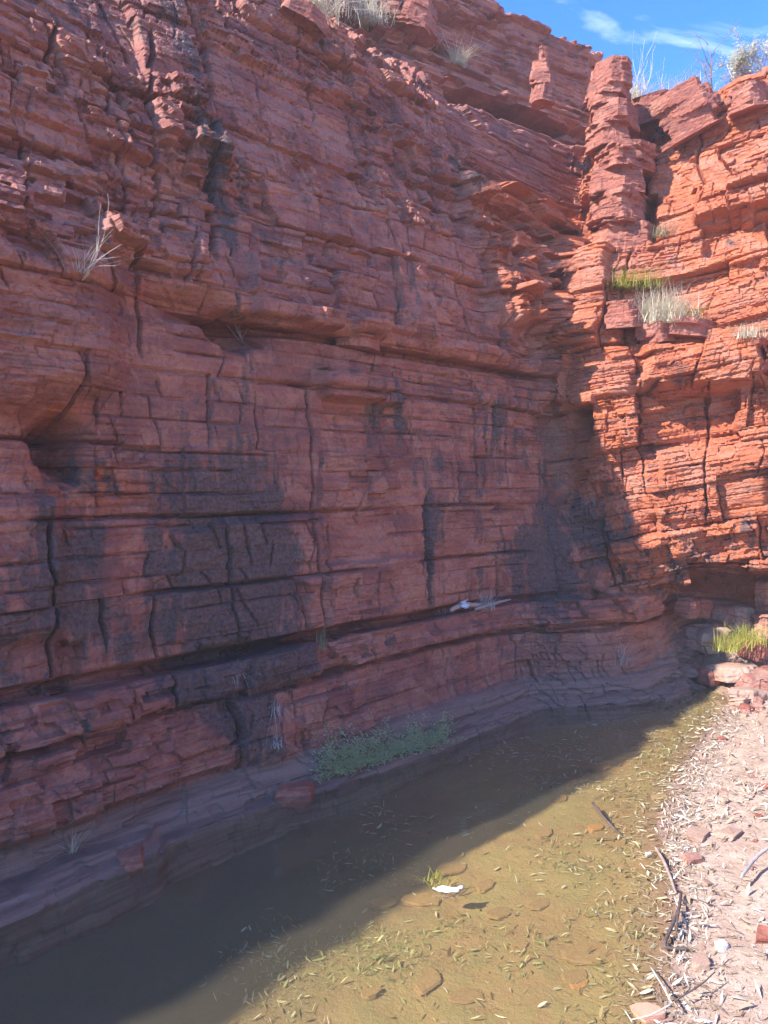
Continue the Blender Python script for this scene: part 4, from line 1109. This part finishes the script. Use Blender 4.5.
stick([g(681, 893, .04), g(679, 908, .05), g(672, 926, .04), g(665, 942, .03), g(668, 948, .02), g(690, 949, .02)], [.012, .014, .016, .016, .014, .010], M_DARKWOOD, 'dark crooked forked branch at the water edge',
      name='forked_branch', branches=[([g(679, 908, .05), g(677, 924, .06), g(676, 938, .03)], [.010, .009, .007])])
stick([g(741, 878, .09), g(752, 862, .11), g(761, 853, .13), g(775, 843, .16)], [.014, .017, .016, .014], M_GREYWOOD, 'grey weathered stick on the bank at the right edge')
stick([g(650, 966, .02), g(662, 985, .05), g(672, 1004, .07)], [.004, .006, .007], M_PTWIG, 'thin pale twig at the water edge below the forked branch', branches=[([g(672, 1004, .07), g(650, 1015, .06), g(630, 1020, .04)], [.006, .005, .003])])
stick([g(676, 1000, .05), g(700, 985, .07), g(715, 972, .08)], [.005, .006, .004], M_DARKWOOD, 'short dark twig on the bank litter near the bottom')
stick([g(625, 1010, .0), g(632, 1022, .01)], [.005, .004], M_PTWIG, 'pale twig end at the bottom edge of the picture')
# white floating scrap
def scrap(name, loc, sx, sy, mat, label, cat, seed, curl=.02, rz=0):
    r = np.random.default_rng(seed); n_ = 9
    X, Y = np.meshgrid(np.linspace(-1, 1, n_), np.linspace(-1, 1, n_), indexing='ij')
    taper = 0.55 + 0.45 * np.sin((X + 1) * 1.2)
    Zz = curl * (fbm(X * 2 + seed, Y * 2, 81, 3) - .4) * 3
    V = np.stack([X * sx + .1 * sx * Y * r.normal(), Y * sy * taper, Zz], -1)
    V2 = V - np.array((0, 0, .006))
    V = np.concatenate([V.reshape(-1, 3), V2.reshape(-1, 3)]); F = []
    for i in range(n_ - 1):
        for j in range(n_ - 1):
            a_ = i * n_ + j; F.append((a_, a_ + n_, a_ + n_ + 1, a_ + 1)); b_ = a_ + n_ * n_; F.append((b_, b_ + 1, b_ + n_ + 1, b_ + n_))
    ring = [i * n_ for i in range(n_)] + [(n_ - 1) * n_ + j for j in range(1, n_)] + [i * n_ + n_ - 1 for i in range(n_ - 2, -1, -1)] + [j for j in range(n_ - 2, 0, -1)]
    for a_, b_ in zip(ring, ring[1:] + ring[:1]): F.append((b_, a_, a_ + n_ * n_, b_ + n_ * n_))
    o = link(name, mesh_np(name, V, np.array(F), None, True), mat, loc=tuple(loc), rot=(0, 0, rz)); return tag(o, label, cat)
scrap('bark_scrap', at_z(448, 889, .012), .062, .026, M_WHITE, 'bright white scrap floating in the sunlit pool', 'scrap', 3, .010, -.1)
# driftwood debris on the bench
pz, nn = surf(462, 608, 0.05)
M_DRIFT = simple_mat('bleached_driftwood', (0.38, 0.27, 0.21), (0.54, 0.43, 0.36), 14, .85, (1, 1, 1), .004)
T3 = np.array((T_[0], T_[1], 0))
stick([pz - T3 * .22 + (0, 0, .02), pz - T3 * .05 + (0, 0, .05), pz + T3 * .12 + (0, 0, .02), pz + T3 * .35 + (0, 0, .01)], [.016, .024, .020, .008], M_DRIFT, 'bleached pinkish driftwood log lodged on the bench', name='driftwood')
stick([pz + T3 * .05 + (.04, -.03, .0), pz + T3 * .35 + (.04, -.03, .02), pz + T3 * .62 + (.02, -.02, .02)], [.012, .014, .008], M_GREYWOOD, 'grey driftwood pole lying along the bench', name='driftwood')
o = scrap('rag', pz - T3 * .10 + (0.03, -.05, .06), .022, .035, simple_mat('pale_blue_cloth', (0.50, 0.60, 0.72), (0.80, 0.82, 0.84), 10, .8), 'pale blue and white rag caught on the driftwood', 'rag', 5, .05, .7)
o.rotation_euler = (1.2, 0.2, .8)

# ------------------------------------------------------------------ thin air volume added to imitate the milky lens glare
hb = bmesh.new(); bmesh.ops.create_cube(hb, size=1)
for v in hb.verts: v.co = ((-170, 190)[v.co.x > 0], (-170, 230)[v.co.y > 0], (-4.0, 10.6)[v.co.z > 0])
N = NT('veil_air'); N.t.nodes.remove(N.b)
pv = N.n('ShaderNodeVolumePrincipled'); pv.inputs['Color'].default_value = (0.90, 0.92, 1.0, 1); pv.inputs['Density'].default_value = 0.004
N.l(pv.outputs[0], N.out.inputs['Volume'])
haze = link('haze', bm_mesh(hb, 'haze', False), N.m)
tag(haze, 'thin pale haze added to imitate lens glare in the gorge', 'haze', kind='stuff')
